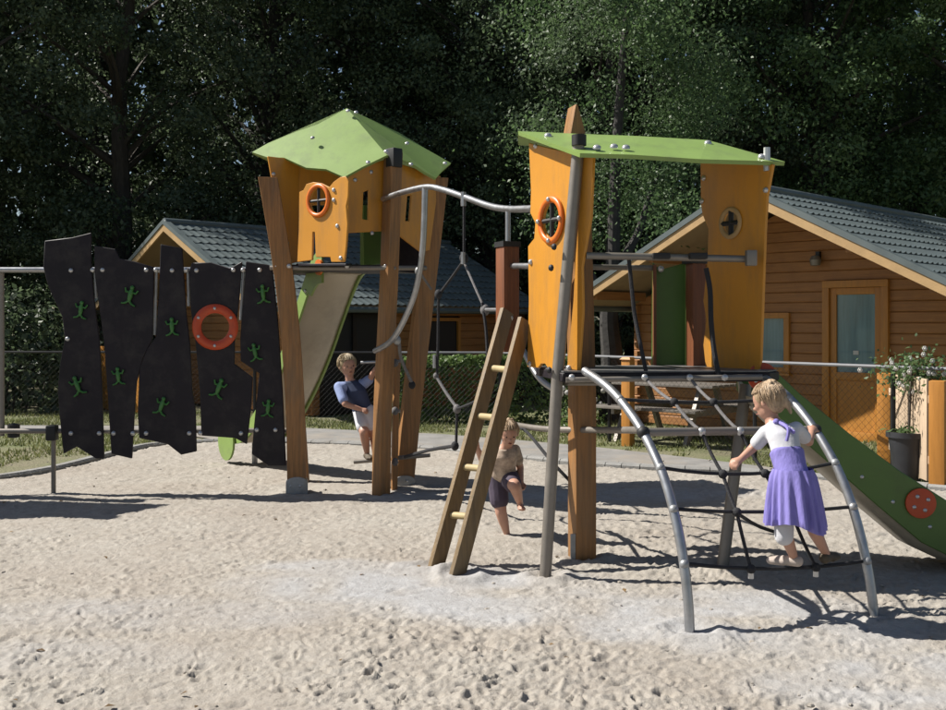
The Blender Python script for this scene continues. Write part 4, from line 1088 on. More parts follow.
# green gecko-shaped grips
def grip(x, y, rot, s=1.0):
    c = PL(x, y, WA, WB) - nw * .018; mb = MB(); R = lambda u, v: c + uw * (u * math.cos(rot) - v * math.sin(rot)) * s + Vector((0, 0, (u * math.sin(rot) + v * math.cos(rot)) * s))
    mb.tube([R(0, -.06), R(0, -.02), R(0, .03), R(0, .065)], [.012 * s, .022 * s, .024 * s, .014 * s], 8)
    mb.ball(R(0, .078), .022 * s, 8, 6)
    for sx in (-1, 1):
        mb.tube([R(0, .035), R(sx * .045, .03), R(sx * .062, .065)], [.012 * s, .011 * s, .009 * s], 6)
        mb.tube([R(0, -.045), R(sx * .03, -.075), R(sx * .066, -.085)], [.012 * s, .011 * s, .009 * s], 6)
    return mb.build('climbing_grip', 'grip_green', CW, angle=60)
for i, (x, y) in enumerate(z1([(170, 230), (273, 200), (360, 265), (550, 197), (533, 318), (163, 388), (248, 368), (338, 430), (457, 393), (560, 435)])):
    grip(x, y, (-.15, -.25, .05, .1, .2, .35, .1, -.3, -.35, -.1)[i], (.8, .9, .82, .85, .8, .88, .8, .84, .9, .8)[i])
ef = PL(260, 325, WA, WB)

# ---- neighbouring tower, all but its pole beyond the left edge
NT = empty('play_tower', (-6.0, 8.6, 0)); tag(NT, 'roofed play tower mostly out of view at the left edge, its grey pole showing', 'play tower')
RT = NT
tube('pole', [P(2, 436, 8.9), P(1.5, 269, 8.9)], .022, 'dull_steel', NT)
for (x, y) in ((-6.7, 8.25), (-5.3, 8.25), (-5.3, 8.9), (-6.7, 8.95)):
    MB().beam([(x, y, -.1), (x * 1.0, y, 2.85)], .13, .13).build('post', 'wood_post', NT, bevel=.008)
sheet('platform', [Vector(v) for v in ((-6.75, 8.2, 1.4), (-5.25, 8.2, 1.4), (-5.25, 8.95, 1.4), (-6.75, 8.95, 1.4))], .05, 'black_panel', NT, normal=Vector((0, 0, 1)))
ap = Vector((-5.95, 8.65, 3.5)); cr = [Vector((-6.9, 8.15, 2.8)), Vector((-5.25, 8.3, 2.8)), Vector((-4.95, 8.75, 2.8)), Vector((-6.9, 9.05, 2.8))]
for i in range(4):
    facet([ap, cr[i], cr[(i + 1) % 4]], name='roof_sheet')
for yy in (8.16, 9.02): MB().box((-6.0, yy, 1.85), (1.2, .02, .85)).build('wall_panel', 'orange_panel', NT, bevel=.004)
MB().lathe((-3.93, 8.9, .5), [(.001, .0), (.05, .01), (.05, .12), (.001, .13)], 12).build('clamp', 'black_rubber', NT)

# ================================================================== ROPE BRIDGE between the towers
RB = empty('rope_bridge', (-0.25, 8.0, 0)); tag(RB, 'bent steel handrail with hanging ropes linking the two towers', 'rope bridge')
def hy(x): return 8.72 + (6.55 - 8.72) * (x - 384) / (531 - 384)
tube('handrail', [P(x, y, hy(x)) for x, y in ((383, 199), (400, 193), (425, 187), (441, 189), (465, 197), (490, 206), (510, 209), (533, 208.5))], .023, 'steel', RB, curve=5)
v0, v1 = P(425, 0, hy(425)), P(374, 0, 8.72)
tube('curved_rail', [PL(x, y, v0, v1) for x, y in ((425, 188), (424, 225), (422.5, 250), (419, 275), (414, 296), (405, 318), (395, 336), (386, 345), (375, 351))], .024, 'steel', RB, curve=4)
tube('upright', [P(508, 209, hy(508)), P(508, 246, hy(508))], .018, 'steel', RB)
tube('stub_tube', [P(509, 266, hy(508)), P(533, 266, 6.55)], .02, 'steel', RB)
Yp = hy(508)
MB().beam([P(507.5, y, Yp) for y in (352, 300, 247)], .115, .12, .45).build('short_post', 'red_wood', RB, bevel=.006)
q = P(507.5, 246, Yp); MB().box((q.x, q.y, q.z + .01), (.13, .13, .035), .45).build('post_cap', 'black_rubber', RB)
bolt(RB, P(510, 318, Yp - .1), FRONT, .022)
tube('curved_brace', [P(513, 322, 6.95), P(517, 337, 6.9), P(526, 356, 6.85), P(541, 380, 6.7), P(562, 394, 6.6)], .02, 'steel', RB, curve=4)
def rope(pts, r=.011, m='rope', parent=None, name='rope', curve=0, n=7): return tube(name, pts, r, m, parent or RB, n, curve)
def knot(x, y, Y, r=.026, parent=None, m='rope'):
    return MB().ball(P(x, y, Y), r, 8, 6, (1, 1, 1.2)).build('knot', m, parent or RB, angle=60)
rope([P(464, 197, 7.55), P(464, 260, 7.55)])
MB().tube([P(463.5, 192, 7.52), P(463.5, 206, 7.52)], .02, 8).build('rope_clip', 'steel', RB)
knot(464, 258, 7.55, .034); MB().tube([P(463, 252, 7.5), P(463, 264, 7.5)], .016, 8).build('rope_clip', 'steel', RB)
rope([P(464, 260, 7.55), P(452, 277, 7.7), P(440, 293, 7.8)], curve=3); knot(438.5, 294, 7.8, .03)
rope([P(438.5, 294, 7.8), P(438, 340, 7.85), P(437, 377, 7.9)])
MB().tube([P(434.5, 355, 7.88), P(434.5, 368, 7.88)], .014, 8).build('rope_clip', 'steel', RB); knot(436, 376, 7.9, .022, m='grey_rope')
rope([P(436, 376, 7.9), P(447, 394, 7.8), P(457, 408, 7.7)], .012, 'grey_rope', curve=3); knot(457, 409, 7.7, .03, m='grey_rope')
rope([P(457, 409, 7.7), P(472, 403, 7.4), P(487, 395, 7.2)], .010, curve=3)
rope([P(457, 409, 7.7), P(456, 446, 7.7)], .011)
knot(455, 446, 7.7, .03)
rope([P(455, 446, 7.7), P(430, 450, 8.2), P(405, 457, 8.75)], .014, curve=3)
rope([P(482, 303, 7.3), P(486, 330, 7.25), P(488, 372, 7.2)], .011, curve=3); knot(485, 310, 7.3, .034, m='grey_rope')
MB().tube([P(486, 309.5, 7.25), P(500, 309.5, 7.05)], .012, 8).build('rope_clip', 'steel', RB)
rope([P(464, 262, 7.55), P(474, 285, 7.4), P(482, 303, 7.3)], .009, 'grey_rope', curve=3)
rope([P(399, 338, 8.6), P(401, 358, 8.7), P(412, 383, 8.85)], .014, 'grey_rope', curve=3); knot(412, 385, 8.85, .03); knot(397, 340, 8.55, .034, m='galvanised')
rope([P(419, 271, 8.3), P(431, 289, 8.6)], .010, 'grey_rope'); knot(418.5, 271, 8.28, .03, m='galvanised')
for y in (363, 411, 462):          # ropes between the posts of the pointed tower, one with the step
    knot(395, y, 8.95, .03, m='grey_rope')
tube('step_bar', [P(354, 462, 9.18), P(430, 455, 9.1)], .02, 'dull_steel', RB)
tube('grab_bar', [P(361, 362.5, 9.1), P(402, 361, 9.0)], .014, 'steel', RB)
tube('grab_bar', [P(362, 411, 9.1), P(400, 411, 9.0)], .014, 'steel', RB)
# stays under the deck side, low
tube('low_rail', [P(510, 424, 7.3), P(545, 429, 6.7), P(600, 430, 6.2), P(645, 430, 5.33)], .02, 'dull_steel', RB, curve=4)
rope([P(520, 428, 7.1), P(528, 433, 6.9), P(552, 462, 6.6), P(570, 481, 6.55)], .011, curve=3)

# ================================================================== LADDER
LD = empty('ladder', (-0.15, 6.12, 0)); tag(LD, 'leaning wooden ladder with pale rungs against the flat roofed tower', 'ladder')
f0, f1 = G(434, 574), G(456, 580)
h0, h1 = P(507, 311, 6.78), P(525, 320, 6.52)
ax = (f1 - f0).normalized()
for (a, b) in ((f0, h0), (f1, h1)):
    d = (b - a).normalized(); w = ax.copy(); w = (w - d * w.dot(d)).normalized(); t = d.cross(w)
    a2 = a - d * .06
    rings = []
    for p in (a2, b):
        rings.append([p + w * sx * .016 + t * sy * .052 for sx, sy in ((-1, -1), (1, -1), (1, 1), (-1, 1))])
    MB().loft(rings).build('rail', 'ladder_wood', LD, bevel=.004)
def on(a, b, y):       # point on the rail at image row y
    lo_, hi_ = 0.0, 1.0
    for _ in range(40):
        m_ = (lo_ + hi_) / 2; p = a.lerp(b, m_); yy = HOR + (CAMZ - p.z) / p.y * F
        if yy > y: lo_ = m_
        else: hi_ = m_
    return a.lerp(b, lo_)
for y in (368, 416, 467, 515):
    tube('rung', [on(f0, h0, y), on(f1, h1, y + 2)], .021, 'rung_wood', LD)

# ================================================================== RIGHT TOWER (flat roof)
FT = empty('play_tower', (1.05, 6.25, 0)); tag(FT, 'open orange play tower with a flat lime green roof', 'play tower')
ZD = 1.20
pA = ((0.335, 6.5), (0.60, 5.97)); pB = ((0.53, 6.02), (0.70, 5.82)); pC = ((1.42, 6.5), (1.715, 5.95))
cA = PL(552, 220, *pA); uA = plane_u(*pA); nA = -plane_n(*pA)
panel('wall_panel', [(528.6, 142.8), (545, 147), (572, 153), (566, 250), (556, 369), (548, 369), (545, 364), (541, 364), (538, 368), (527, 367), (528.6, 301), (527.8, 246), (530, 243), (534, 238), (535, 223), (530, 213), (530.7, 191)], *pA, 0.02, 'orange_panel', FT, hole=[circle(cA, uA, .108)])
ring('porthole_ring', cA, uA, nA, .146, .104, 'orange_ring', FT)
MB().tube([cA - uA * .1, cA + uA * .1], .014, 6).tube([cA - Vector((0, 0, .1)), cA + Vector((0, 0, .1))], .014, 6).build('porthole_cross', 'black_rubber', FT)
for k in range(4):
    a = k * math.pi / 2; bolt(FT, cA + uA * .123 * math.cos(a) + Vector((0, 0, .123 * math.sin(a))) + nA * .03, nA, .015)
panel('wall_panel', [(583.5, 153), (593.5, 155.5), (591, 217), (582, 267), (583, 310), (579, 371), (566.6, 369), (573, 300), (575, 259), (580, 200)], *pB, 0.02, 'orange_panel', FT)
cC = PL(731, 223, *pC); uC = plane_u(*pC); nC = -plane_n(*pC)
panel('wall_panel', [(700, 158), (773, 164), (767, 196), (765, 230), (760.6, 360.5), (757, 373), (706, 373), (703, 345), (706, 320), (703, 301), (707, 262), (708, 229), (702, 214), (700.6, 204)], *pC, 0.02, 'orange_panel', FT,
      hole=[circle(cC, uC, .070)])
ring('porthole_ring', cC, uC, nC, .098, .066, 'barge_wood', FT, .02)
MB().tube([cC - uC * .075, cC + uC * .075], .016, 6).tube([cC - Vector((0, 0, .075)), cC + Vector((0, 0, .075))], .016, 6).build('porthole_cross', 'black_rubber', FT)
# leaning steel pole in front, wooden post behind
g1_, g2_ = (0.41, 5.95), (0.604, 5.90)
pol = tube('front_pole', [PL(544.5, 592, g1_, g2_), PL(545, 582, g1_, g2_), PL(557, 382, g1_, g2_), PL(579, 139, g1_, g2_)], .034, 'dull_steel', FT, 14)
for x, y in ((562, 247), (559, 268), (557, 370)): bolt(FT, PL(x - 5, y, g1_, g2_) + Vector((-.02, -.02, 0)), Vector((-.8, -.6, 0)), .02, 'black_rubber')
wp_ = G(582, 562); tipz = P(572, 104, 6.42).z
MB().beam([(wp_.x, wp_.y, -.1), (wp_.x, wp_.y, 1.0), (wp_.x - .02, wp_.y + .02, 2.2), (wp_.x - .045, wp_.y + .03, tipz - .18), (wp_.x - .055, wp_.y + .03, tipz)], [.135, .135, .12, .10, .012], .14, .28).build('post', 'wood_post', FT, bevel=.007)
MB().box((wp_.x - .055, wp_.y - .075, .08), (.05, .012, .22), .28).build('post_shoe', 'galvanised', FT, bevel=.004)
pg = G(722, 572); tube('back_pole', [Vector((pg.x, pg.y, -.1)), pg, P(746, 385, 6.4)], .036, 'dull_steel', FT, 12)
q0_, q1_ = P(688, 0, 6.68), P(703, 0, 6.6)
MB().beam([P(695.5, y, 6.62) for y in (370, 310, 263)], .085, .11, .25).build('short_post', 'red_wood', FT, bevel=.005)
q = P(695.5, 260, 6.62); MB().box((q.x, q.y, q.z), (.13, .13, .05), .25).build('post_cap', 'black_rubber', FT, bevel=.006)
panel('back_panel', [(653, 262), (660, 270), (688, 262), (687, 368), (652, 369)], (0.9, 6.72), (1.6, 6.76), .02, 'dark_green_panel', FT)
for x in (654.5, 687): 
    q = P(x, 316, 6.70); MB().box((q.x, q.y, q.z), (.018, .04, .66)).build('panel_edge', 'lime_panel' if x > 660 else 'red_wood', FT)
bolt(FT, P(661, 269, 6.68), FRONT, .022)
# deck
dk = [(.50, 5.83), (1.68, 5.89), (1.78, 6.05), (1.52, 6.76), (.40, 6.60)]
sheet('deck', [Vector((x, y, ZD - .05)) for x, y in dk], .05, 'black_panel', FT, normal=Vector((0, 0, 1)))
sheet('deck_plate', [Vector((x * .985 + .015, y * .99 + .06, ZD + .003)) for x, y in dk], .008, 'deck_top', FT, normal=Vector((0, 0, 1)), bevel=0)
tube('deck_tube', [P(566, 380, 5.82), P(762, 377, 5.86)], .016, 'dull_steel', FT)
tube('deck_tube', [P(566, 383, 5.95), P(600, 383, 6.3)], .016, 'dull_steel', FT)
for x in (572, 645, 690, 725): bolt(FT, P(x, 377.5, 5.80), FRONT, .02)
# rails
tube('guard_rail', [P(586, 255.5, 5.92), P(752, 259, 6.02)], .021, 'dull_steel', FT)
tube('guard_rail', [P(590, 267, 6.5), P(655, 268, 6.72)], .018, 'dull_steel', FT)
q = P(751, 258, 5.98); MB().box((q.x, q.y, q.z), (.06, .05, .09)).build('rail_bracket', 'dull_steel', FT, bevel=.006)
for x in (661, 698): 
    q = P(x, 256, 5.94); MB().box((q.x, q.y, q.z), (.10, .06, .035)).build('rail_clamp', 'black_rubber', FT, bevel=.006)
rope([P(629, 259, 5.95), P(633, 300, 5.95), P(636, 322, 5.95), P(647, 376, 5.86)], .012, parent=FT, curve=4)
rope([P(706, 268, 5.98), P(710, 290, 5.97), P(711, 320, 5.93), P(714, 350, 5.90), P(719, 377, 5.86)], .015, parent=FT, curve=4)
# roof sheet
RT = FT
ra, rb, rc_, rd = P(518, 131, 6.42), P(575, 133.5, 6.34), P(640, 136, 6.34), P(708, 140, 6.36)
re_, rf_, rg2, rh = P(785, 161.5, 6.0), P(700, 159, 5.74), P(632, 154.5, 5.74), P(580, 153, 5.76)
def roof_sheet(pts): 
    return facet(pts, name='roof_sheet', th=.024)
back_shade = [Vector((0.30, 6.85, 2.68)), Vector((0.72, 7.0, 2.67)), Vector((1.2, 7.0, 2.65)), Vector((1.75, 6.9, 2.59))]  # unseen back half of the roof, added to shade the right wall panel
roof_sheet([ra, rb, back_shade[1], back_shade[0]]); roof_sheet([rb, rc_, back_shade[2], back_shade[1]]); roof_sheet([rc_, rd, back_shade[3], back_shade[2]]); roof_sheet([rd, re_, back_shade[3]])
roof_sheet([ra, rb, rh]); roof_sheet([rb, rc_, rg2, rh]); roof_sheet([rc_, rd, rf_, rg2]); roof_sheet([rd, re_, rf_])
for x, y, Y in ((548, 135, 6.25), (597, 147, 5.82), (614, 146, 5.85), (626, 147, 5.84), (708, 142.5, 6.25), (762, 156, 6.0)):
    bolt(FT, P(x, y, Y), Vector((0, -.4, .9)), .024)
q = P(767, 157, 5.99); MB().tube([q - Vector((0, 0, .08)), q + Vector((0, 0, .055))], .02, 8).build('roof_pin', 'bolt_metal', FT)
q = P(579, 142, 5.89); MB().tube([q - Vector((0, 0, .02)), q + Vector((0, 0, .04))], .042, 12).build('pole_cap', 'black_rubber', FT)
for x, y, pl_ in ((536, 146, pA), (531, 262, pA), (530, 364, pA), (569, 368, pB), (704, 178, pC), (702, 201, pC), (766, 190, pC)):
    n_ = -plane_n(*pl_); bolt(FT, PL(x, y, *pl_) + n_ * .006, n_, .018)

# ================================================================== ARCHED CLIMBING NET
NET = empty('climbing_net', (1.45, 5.3, 0)); tag(NET, 'curved steel arches with a black rope net leading up to the deck', 'climbing net')
A1a, A1b = (1.013, 4.855), (0.625, 5.80); A2a, A2b = (1.99, 5.148), (1.645, 5.93)
arc1 = smooth_path([PL(x, y, A1a, A1b) for x, y in ((690, 652), (690, 640), (688, 600), (681, 545), (669, 493), (655, 456), (636, 421), (611, 390), (585, 371))], 6)
arc2 = smooth_path([PL(x, y, A2a, A2b) for x, y in ((876, 634), (875, 622), (868, 570), (855, 515), (838, 470), (815, 430), (789, 398), (758, 373))], 6)
for ar in (arc1, arc2): MB().tube(ar, .024, 12).build('arch', 'steel', NET, angle=60)
def row_pt(ar, y):
    best = min(ar, key=lambda p: abs(HOR + (CAMZ - p.z) / p.y * F - y)); return best.copy()
lv_rows = []
for y1_, y2_ in ((398, 398), (432, 430), (465, 463), (511, 508), (561, 557)):
    lv_rows.append((row_pt(arc1, y1_), row_pt(arc2, y2_)))
for i, (a, b) in enumerate(lv_rows):
    if i == 1: tube('cross_tube', [a, b], .022, 'dull_steel', NET)
    else: rope(sag(a, b, .02 + .012 * (i % 3)), .0095, parent=NET)
    for p in (a, b):
        MB().ball(p + Vector((0, -.01, 0)), .024 if i != 1 else .034, 10, 7).build('clamp', 'black_rubber' if i == 1 else 'galvanised', NET, angle=60)
def across(i, x):
    a, b = lv_rows[i]; xa = CX + a.x / a.y * F; xb = CX + b.x / b.y * F
    t = (x - xa) / (xb - xa); d = 0 if i == 1 else (.02 + .012 * (i % 3)) * 4 * t * (1 - t)
    return a.lerp(b, t) + Vector((0, -.010, -d))
for xs in ((645, 672, 699, 720, 734, 748), (690, 711, 737, 762, 788, 813)):
    top = P(xs[0], 378, 5.83)
    pts = [top] + [across(i, x) for i, x in enumerate(xs[1:])]
    for i in range(5):
        rope(sag(pts[i], pts[i + 1], .012, 4), .009, 'grey_rope' if i < 2 else 'rope', NET)
        MB().ball(pts[i + 1], .024, 8, 6).build('knot', 'bolt_metal' if i == 1 else 'rope', NET, angle=60)
    e2 = pts[-1]; MB().tube([e2, e2 - Vector((0, 0, .045))], .014, 8).build('rope_end', 'bolt_metal', NET)
# ropes going on behind to the lower ground stays
rope([P(735, 512, 5.2), P(760, 527, 5.9), P(790, 536, 6.3)], .010, parent=NET, curve=3)

# ================================================================== GREEN SLIDE at the right
GS = empty('slide', (2.9, 6.2, 0)); tag(GS, 'dark green slide with red discs running down to the right', 'slide')
pS = ((1.6, 6.10), (3.4, 6.02)); uS = plane_u(*pS); nS = plane_n(*pS)
top_e = [(757, 361), (768, 364), (782, 377), (800, 394), (850, 434), (900, 471), (946, 500), (985, 519), (1030, 530), (1060, 533)]
bot_e = [(1060, 570), (1030, 570), (985, 566), (946, 555), (922, 543), (880, 508), (830, 464), (800, 438), (780, 418), (757, 395)]
panel('side_board', top_e + bot_e, *pS, .022, 'dark_green_panel', GS, bevel=.005)
pS2 = ((1.6, 6.56), (3.4, 6.48)); sh = Vector((0, .46, 0))
ptsb = [PL(x, y, *pS) + sh for x, y in top_e + bot_e]; sheet('side_board', ptsb, .022, 'dark_green_panel', GS, normal=nS)
rings = []
for (x, y) in ((757, 402), (800, 445), (830, 471), (880, 515), (922, 550), (946, 561), (985, 572), (1030, 575), (1060, 575)):
    p = PL(x, y, *pS); rings.append([p + Vector((0, .03, .10)), p + Vector((0, .05, .03)), p + Vector((0, .12, -.012)), p + Vector((0, .36, -.012)), p + Vector((0, .43, .03)), p + Vector((0, .455, .10)),
                  p + Vector((0, .45, .12)), p + Vector((0, .36, .02)), p + Vector((0, .12, .02)), p + Vector((0, .035, .12))])
MB().loft(rings).build('chute', 'slide_beige', GS, angle=50)
for (x, y, r_) in ((920, 503, .088), (762, 377, .085)):
    c = PL(x, y, *pS) - nS * .002; MB().loft([circle(c, uS, r_, 26), circle(c - nS * .016, uS, r_, 26)]).build('red_disc', 'red_ring', GS, bevel=.003)
    for k in range(4):
        a = .5 + k * math.pi / 2; bolt(GS, c - nS * .018 + uS * .045 * math.cos(a) + Vector((0, 0, .045 * math.sin(a))), -nS, .013)
for x, y in ((862, 477), (893, 502), (930, 527)): bolt(GS, PL(x, y, *pS), -nS, .013)
q = PL(990, 560, *pS) + Vector((0, .24, 0)); MB().tube([(q.x, q.y, -.1), (q.x, q.y, q.z)], .03, 8).build('support', 'steel', GS)

# ================================================================== CHILDREN
def capsules(mb, chain):
    """chain: list of (point, radius): tapered rounded limb"""
    for i in range(len(chain) - 1):
        (a, ra), (b, rb) = chain[i], chain[i + 1]
        a = Vector(a); b = Vector(b); n = 4
        mb.tube([a.lerp(b, t / n) for t in range(n + 1)], [ra + (rb - ra) * t / n for t in range(n + 1)], 12)
    for p, r in chain: mb.ball(p, r, 12, 8)
def fuse(mb, voxel, smooth=4):
    me = mb.mesh('tmp'); o = bpy.data.objects.new('tmp', me); C.objects.link(o)
    bm = bmesh.new(); bm.from_mesh(me); bmesh.ops.recalc_face_normals(bm, faces=bm.faces[:]); bm.to_mesh(me); bm.free()
    r = o.modifiers.new('r', 'REMESH'); r.mode = 'VOXEL'; r.voxel_size = voxel; r.use_smooth_shade = True
    s = o.modifiers.new('s', 'SMOOTH'); s.factor = 0.5; s.iterations = smooth
    dg = bpy.context.evaluated_depsgraph_get(); ev = o.evaluated_get(dg)
    out = bpy.data.meshes.new_from_object(ev)
    bpy.data.objects.remove(o); bpy.data.meshes.remove(me)
    return out
def frame(fwd, up=(0, 0, 1)):
    f = Vector(fwd).normalized(); u = Vector(up); u = (u - f * u.dot(f)).normalized(); r = f.cross(u)
    return r, f, u                      # right, forward, up
def add_head(mb, c, fwd, up, s):
    """s = head height; skull, jaw, nose, ears in the body mesh"""
    r, f, u = frame(fwd, up); M = Matrix((r, f, u)).transposed(); c = Vector(c)
    mb.ball(c + u * s * .10 - f * s * .04, s * .40, 16, 12, (.90, 1.05, .98), M)
    mb.ball(c - u * s * .18 + f * s * .08, s * .29, 14, 10, (.92, .95, 1.05), M)
    mb.ball(c - u * s * .05 + f * s * .22, s * .20, 12, 8, (1.35, .75, .9), M)
    mb.ball(c - u * s * .10 + f * s * .40, s * .062, 8, 6, (.9, 1.1, 1), M)
    for k in (-1, 1): mb.ball(c - u * s * .03 + r * k * s * .375, s * .085, 8, 6, (.45, .8, 1.15), M)
    return r, f, u
def add_face(parent, c, fr, s):
    r, f, u = fr; c = Vector(c)
    for k in (-1, 1): MB().ball(c + u * s * .02 + f * s * .355 + r * k * s * .145, s * .030, 8, 6).build('eye', 'eye', parent)
    MB().ball(c - u * s * .245 + f * s * .345, s * .07, 10, 6, (1, 1, .3), Matrix((r, f, u)).transposed()).build('mouth', 'lip', parent)
def add_hand(mb, w, d, nrm, s=1.0, curl=.6):
    """palm from wrist w along d, fingers curling towards nrm"""
    d = Vector(d).normalized(); n = Vector(nrm); n = (n - d * n.dot(d)).normalized(); x = d.cross(n); w = Vector(w)
    capsules(mb, [(w, .017 * s), (w + d * .025 * s, .019 * s), (w + d * .045 * s, .018 * s)])
    for k in (-1, 1): capsules(mb, [(w + d * .015 * s + x * k * .010 * s, .014 * s), (w + d * .045 * s + x * k * .014 * s, .013 * s)])
    for i, (o, L) in enumerate(((-.024, .040), (-.008, .048), (.008, .046), (.024, .036))):
        b = w + d * .048 * s + x * o * s; m = b + (d * math.cos(curl * .6) + n * math.sin(curl * .6)) * L * .5 * s
        t = m + (d * math.cos(curl * 1.9) + n * math.sin(curl * 1.9)) * L * .55 * s
        capsules(mb, [(b, .0074 * s), (m, .0068 * s), (t, .0058 * s)])
    b = w + d * .014 * s - x * .018 * s; m = b + (d * .6 - x * .7 + n * .3).normalized() * .026 * s; t = m + (d * .8 - x * .1 + n * .6).normalized() * .022 * s
    capsules(mb, [(b, .0085 * s), (m, .0078 * s), (t, .0065 * s)])
def add_foot(mb, ankle, fwd, s=1.0):
    a = Vector(ankle); f = Vector(fwd); f.z = 0; f.normalize(); dn = Vector((0, 0, -1)); x = f.cross(dn)
    capsules(mb, [(a - f * .016 * s + dn * .020 * s, .024 * s), (a + f * .05 * s + dn * .024 * s, .021 * s), (a + f * .10 * s + dn * .030 * s, .016 * s)])
    capsules(mb, [(a + f * .04 * s + dn * .028 * s + x * .012 * s, .016 * s), (a + f * .095 * s + dn * .030 * s + x * .014 * s, .014 * s)])
    capsules(mb, [(a + f * .04 * s + dn * .028 * s - x * .012 * s, .016 * s), (a + f * .09 * s + dn * .030 * s - x * .016 * s, .013 * s)])
def ell(c, r, f, a, b, n=20):
    return [Vector(c) + r * (a * math.cos(2 * math.pi * k / n)) + f * (b * math.sin(2 * math.pi * k / n)) for k in range(n)]
def torso(mb, pelvis, chest, neck, r, wp=.085, wc=.09, grow=0.0):
    p, c, k = Vector(pelvis), Vector(chest), Vector(neck)
    ax = (c - p).normalized(); f = ax.cross(r).normalized()
    g = grow
    mb.loft([ell(p - ax * .05, r, f, wp * .75 + g, wp * .6 + g), ell(p, r, f, wp + g, wp * .74 + g), ell(p.lerp(c, .35), r, f, wp * .92 + g, wp * .68 + g), ell(p.lerp(c, .7), r, f, wc + g, wc * .70 + g),
             ell(c, r, f, wc * 1.08 + g, wc * .68 + g), ell(c.lerp(k, .5), r, f, wc * .85 + g, wc * .52 + g), ell(k, r, f, .036 + g, .036 + g)])
def part(mb, name, m, parent, voxel=.007, smooth=4):
    me = fuse(mb, voxel, smooth); return link_mesh(name, me, m, parent, angle=180)
def hair_cap(name, m, parent, c, fr, s, extra=None, low=.0):
    """hair mass over skull and nape, parted into soft locks"""
    r, f, u = fr; M = Matrix((r, f, u)).transposed(); mb = MB(); c = Vector(c); rr = random.Random(3)
    mb.ball(c + u * s * .15 - f * s * .09, s * .415, 16, 12, (.97, 1.05, .98), M)
    mb.ball(c - u * s * .02 - f * s * .20, s * .33, 14, 10, (1.0, .8, 1.05 + low), M)
    for i in range(12):
        a = rr.uniform(0, 2 * math.pi); h = rr.uniform(-.1, .5)
        q = c + u * s * (h + .05) + (r * math.cos(a) * .38 + f * (math.sin(a) * .38 - .10)) * s * math.sqrt(max(.1, 1 - (h / .62) ** 2))
        if (q - c).dot(f) > s * .22 and (q - c).dot(u) < s * .28: continue
        mb.ball(q, s * rr.uniform(.05, .075), 8, 6)
    if extra: extra(mb, c, r, f, u, s)
    h_ = part(mb, name, m, parent, s * .03, 2)
    st = MB(); cc = c + u * s * .13 - f * s * .07
    for i in range(420):
        ph = rr.uniform(0, 2 * math.pi); t0 = math.radians(rr.uniform(4, 75)); ln = math.radians(rr.uniform(25, 60)); face = math.sin(ph)
        tmax = math.radians(62) if face > .35 else math.radians(118); pts = []
        off = rr.uniform(-.25, .25); lift = rr.uniform(-.01, .035)
        for k in range(5):
            t = min(tmax + rr.uniform(0, .1), t0 + ln * k / 4); p2 = ph + off * k / 4
            pts.append(cc + (r * math.cos(p2) * .96 + f * math.sin(p2) * 1.03) * math.sin(t) * s * (.425 + lift * k / 4) + u * math.cos(t) * s * (.425 + lift * k / 4))
        st.tube(pts, [s * .012, s * .012, s * .011, s * .009, s * .004], 4, caps=False)
    tag(st.build('hair_strands', m, parent, angle=70), kind='stuff')
    return h_

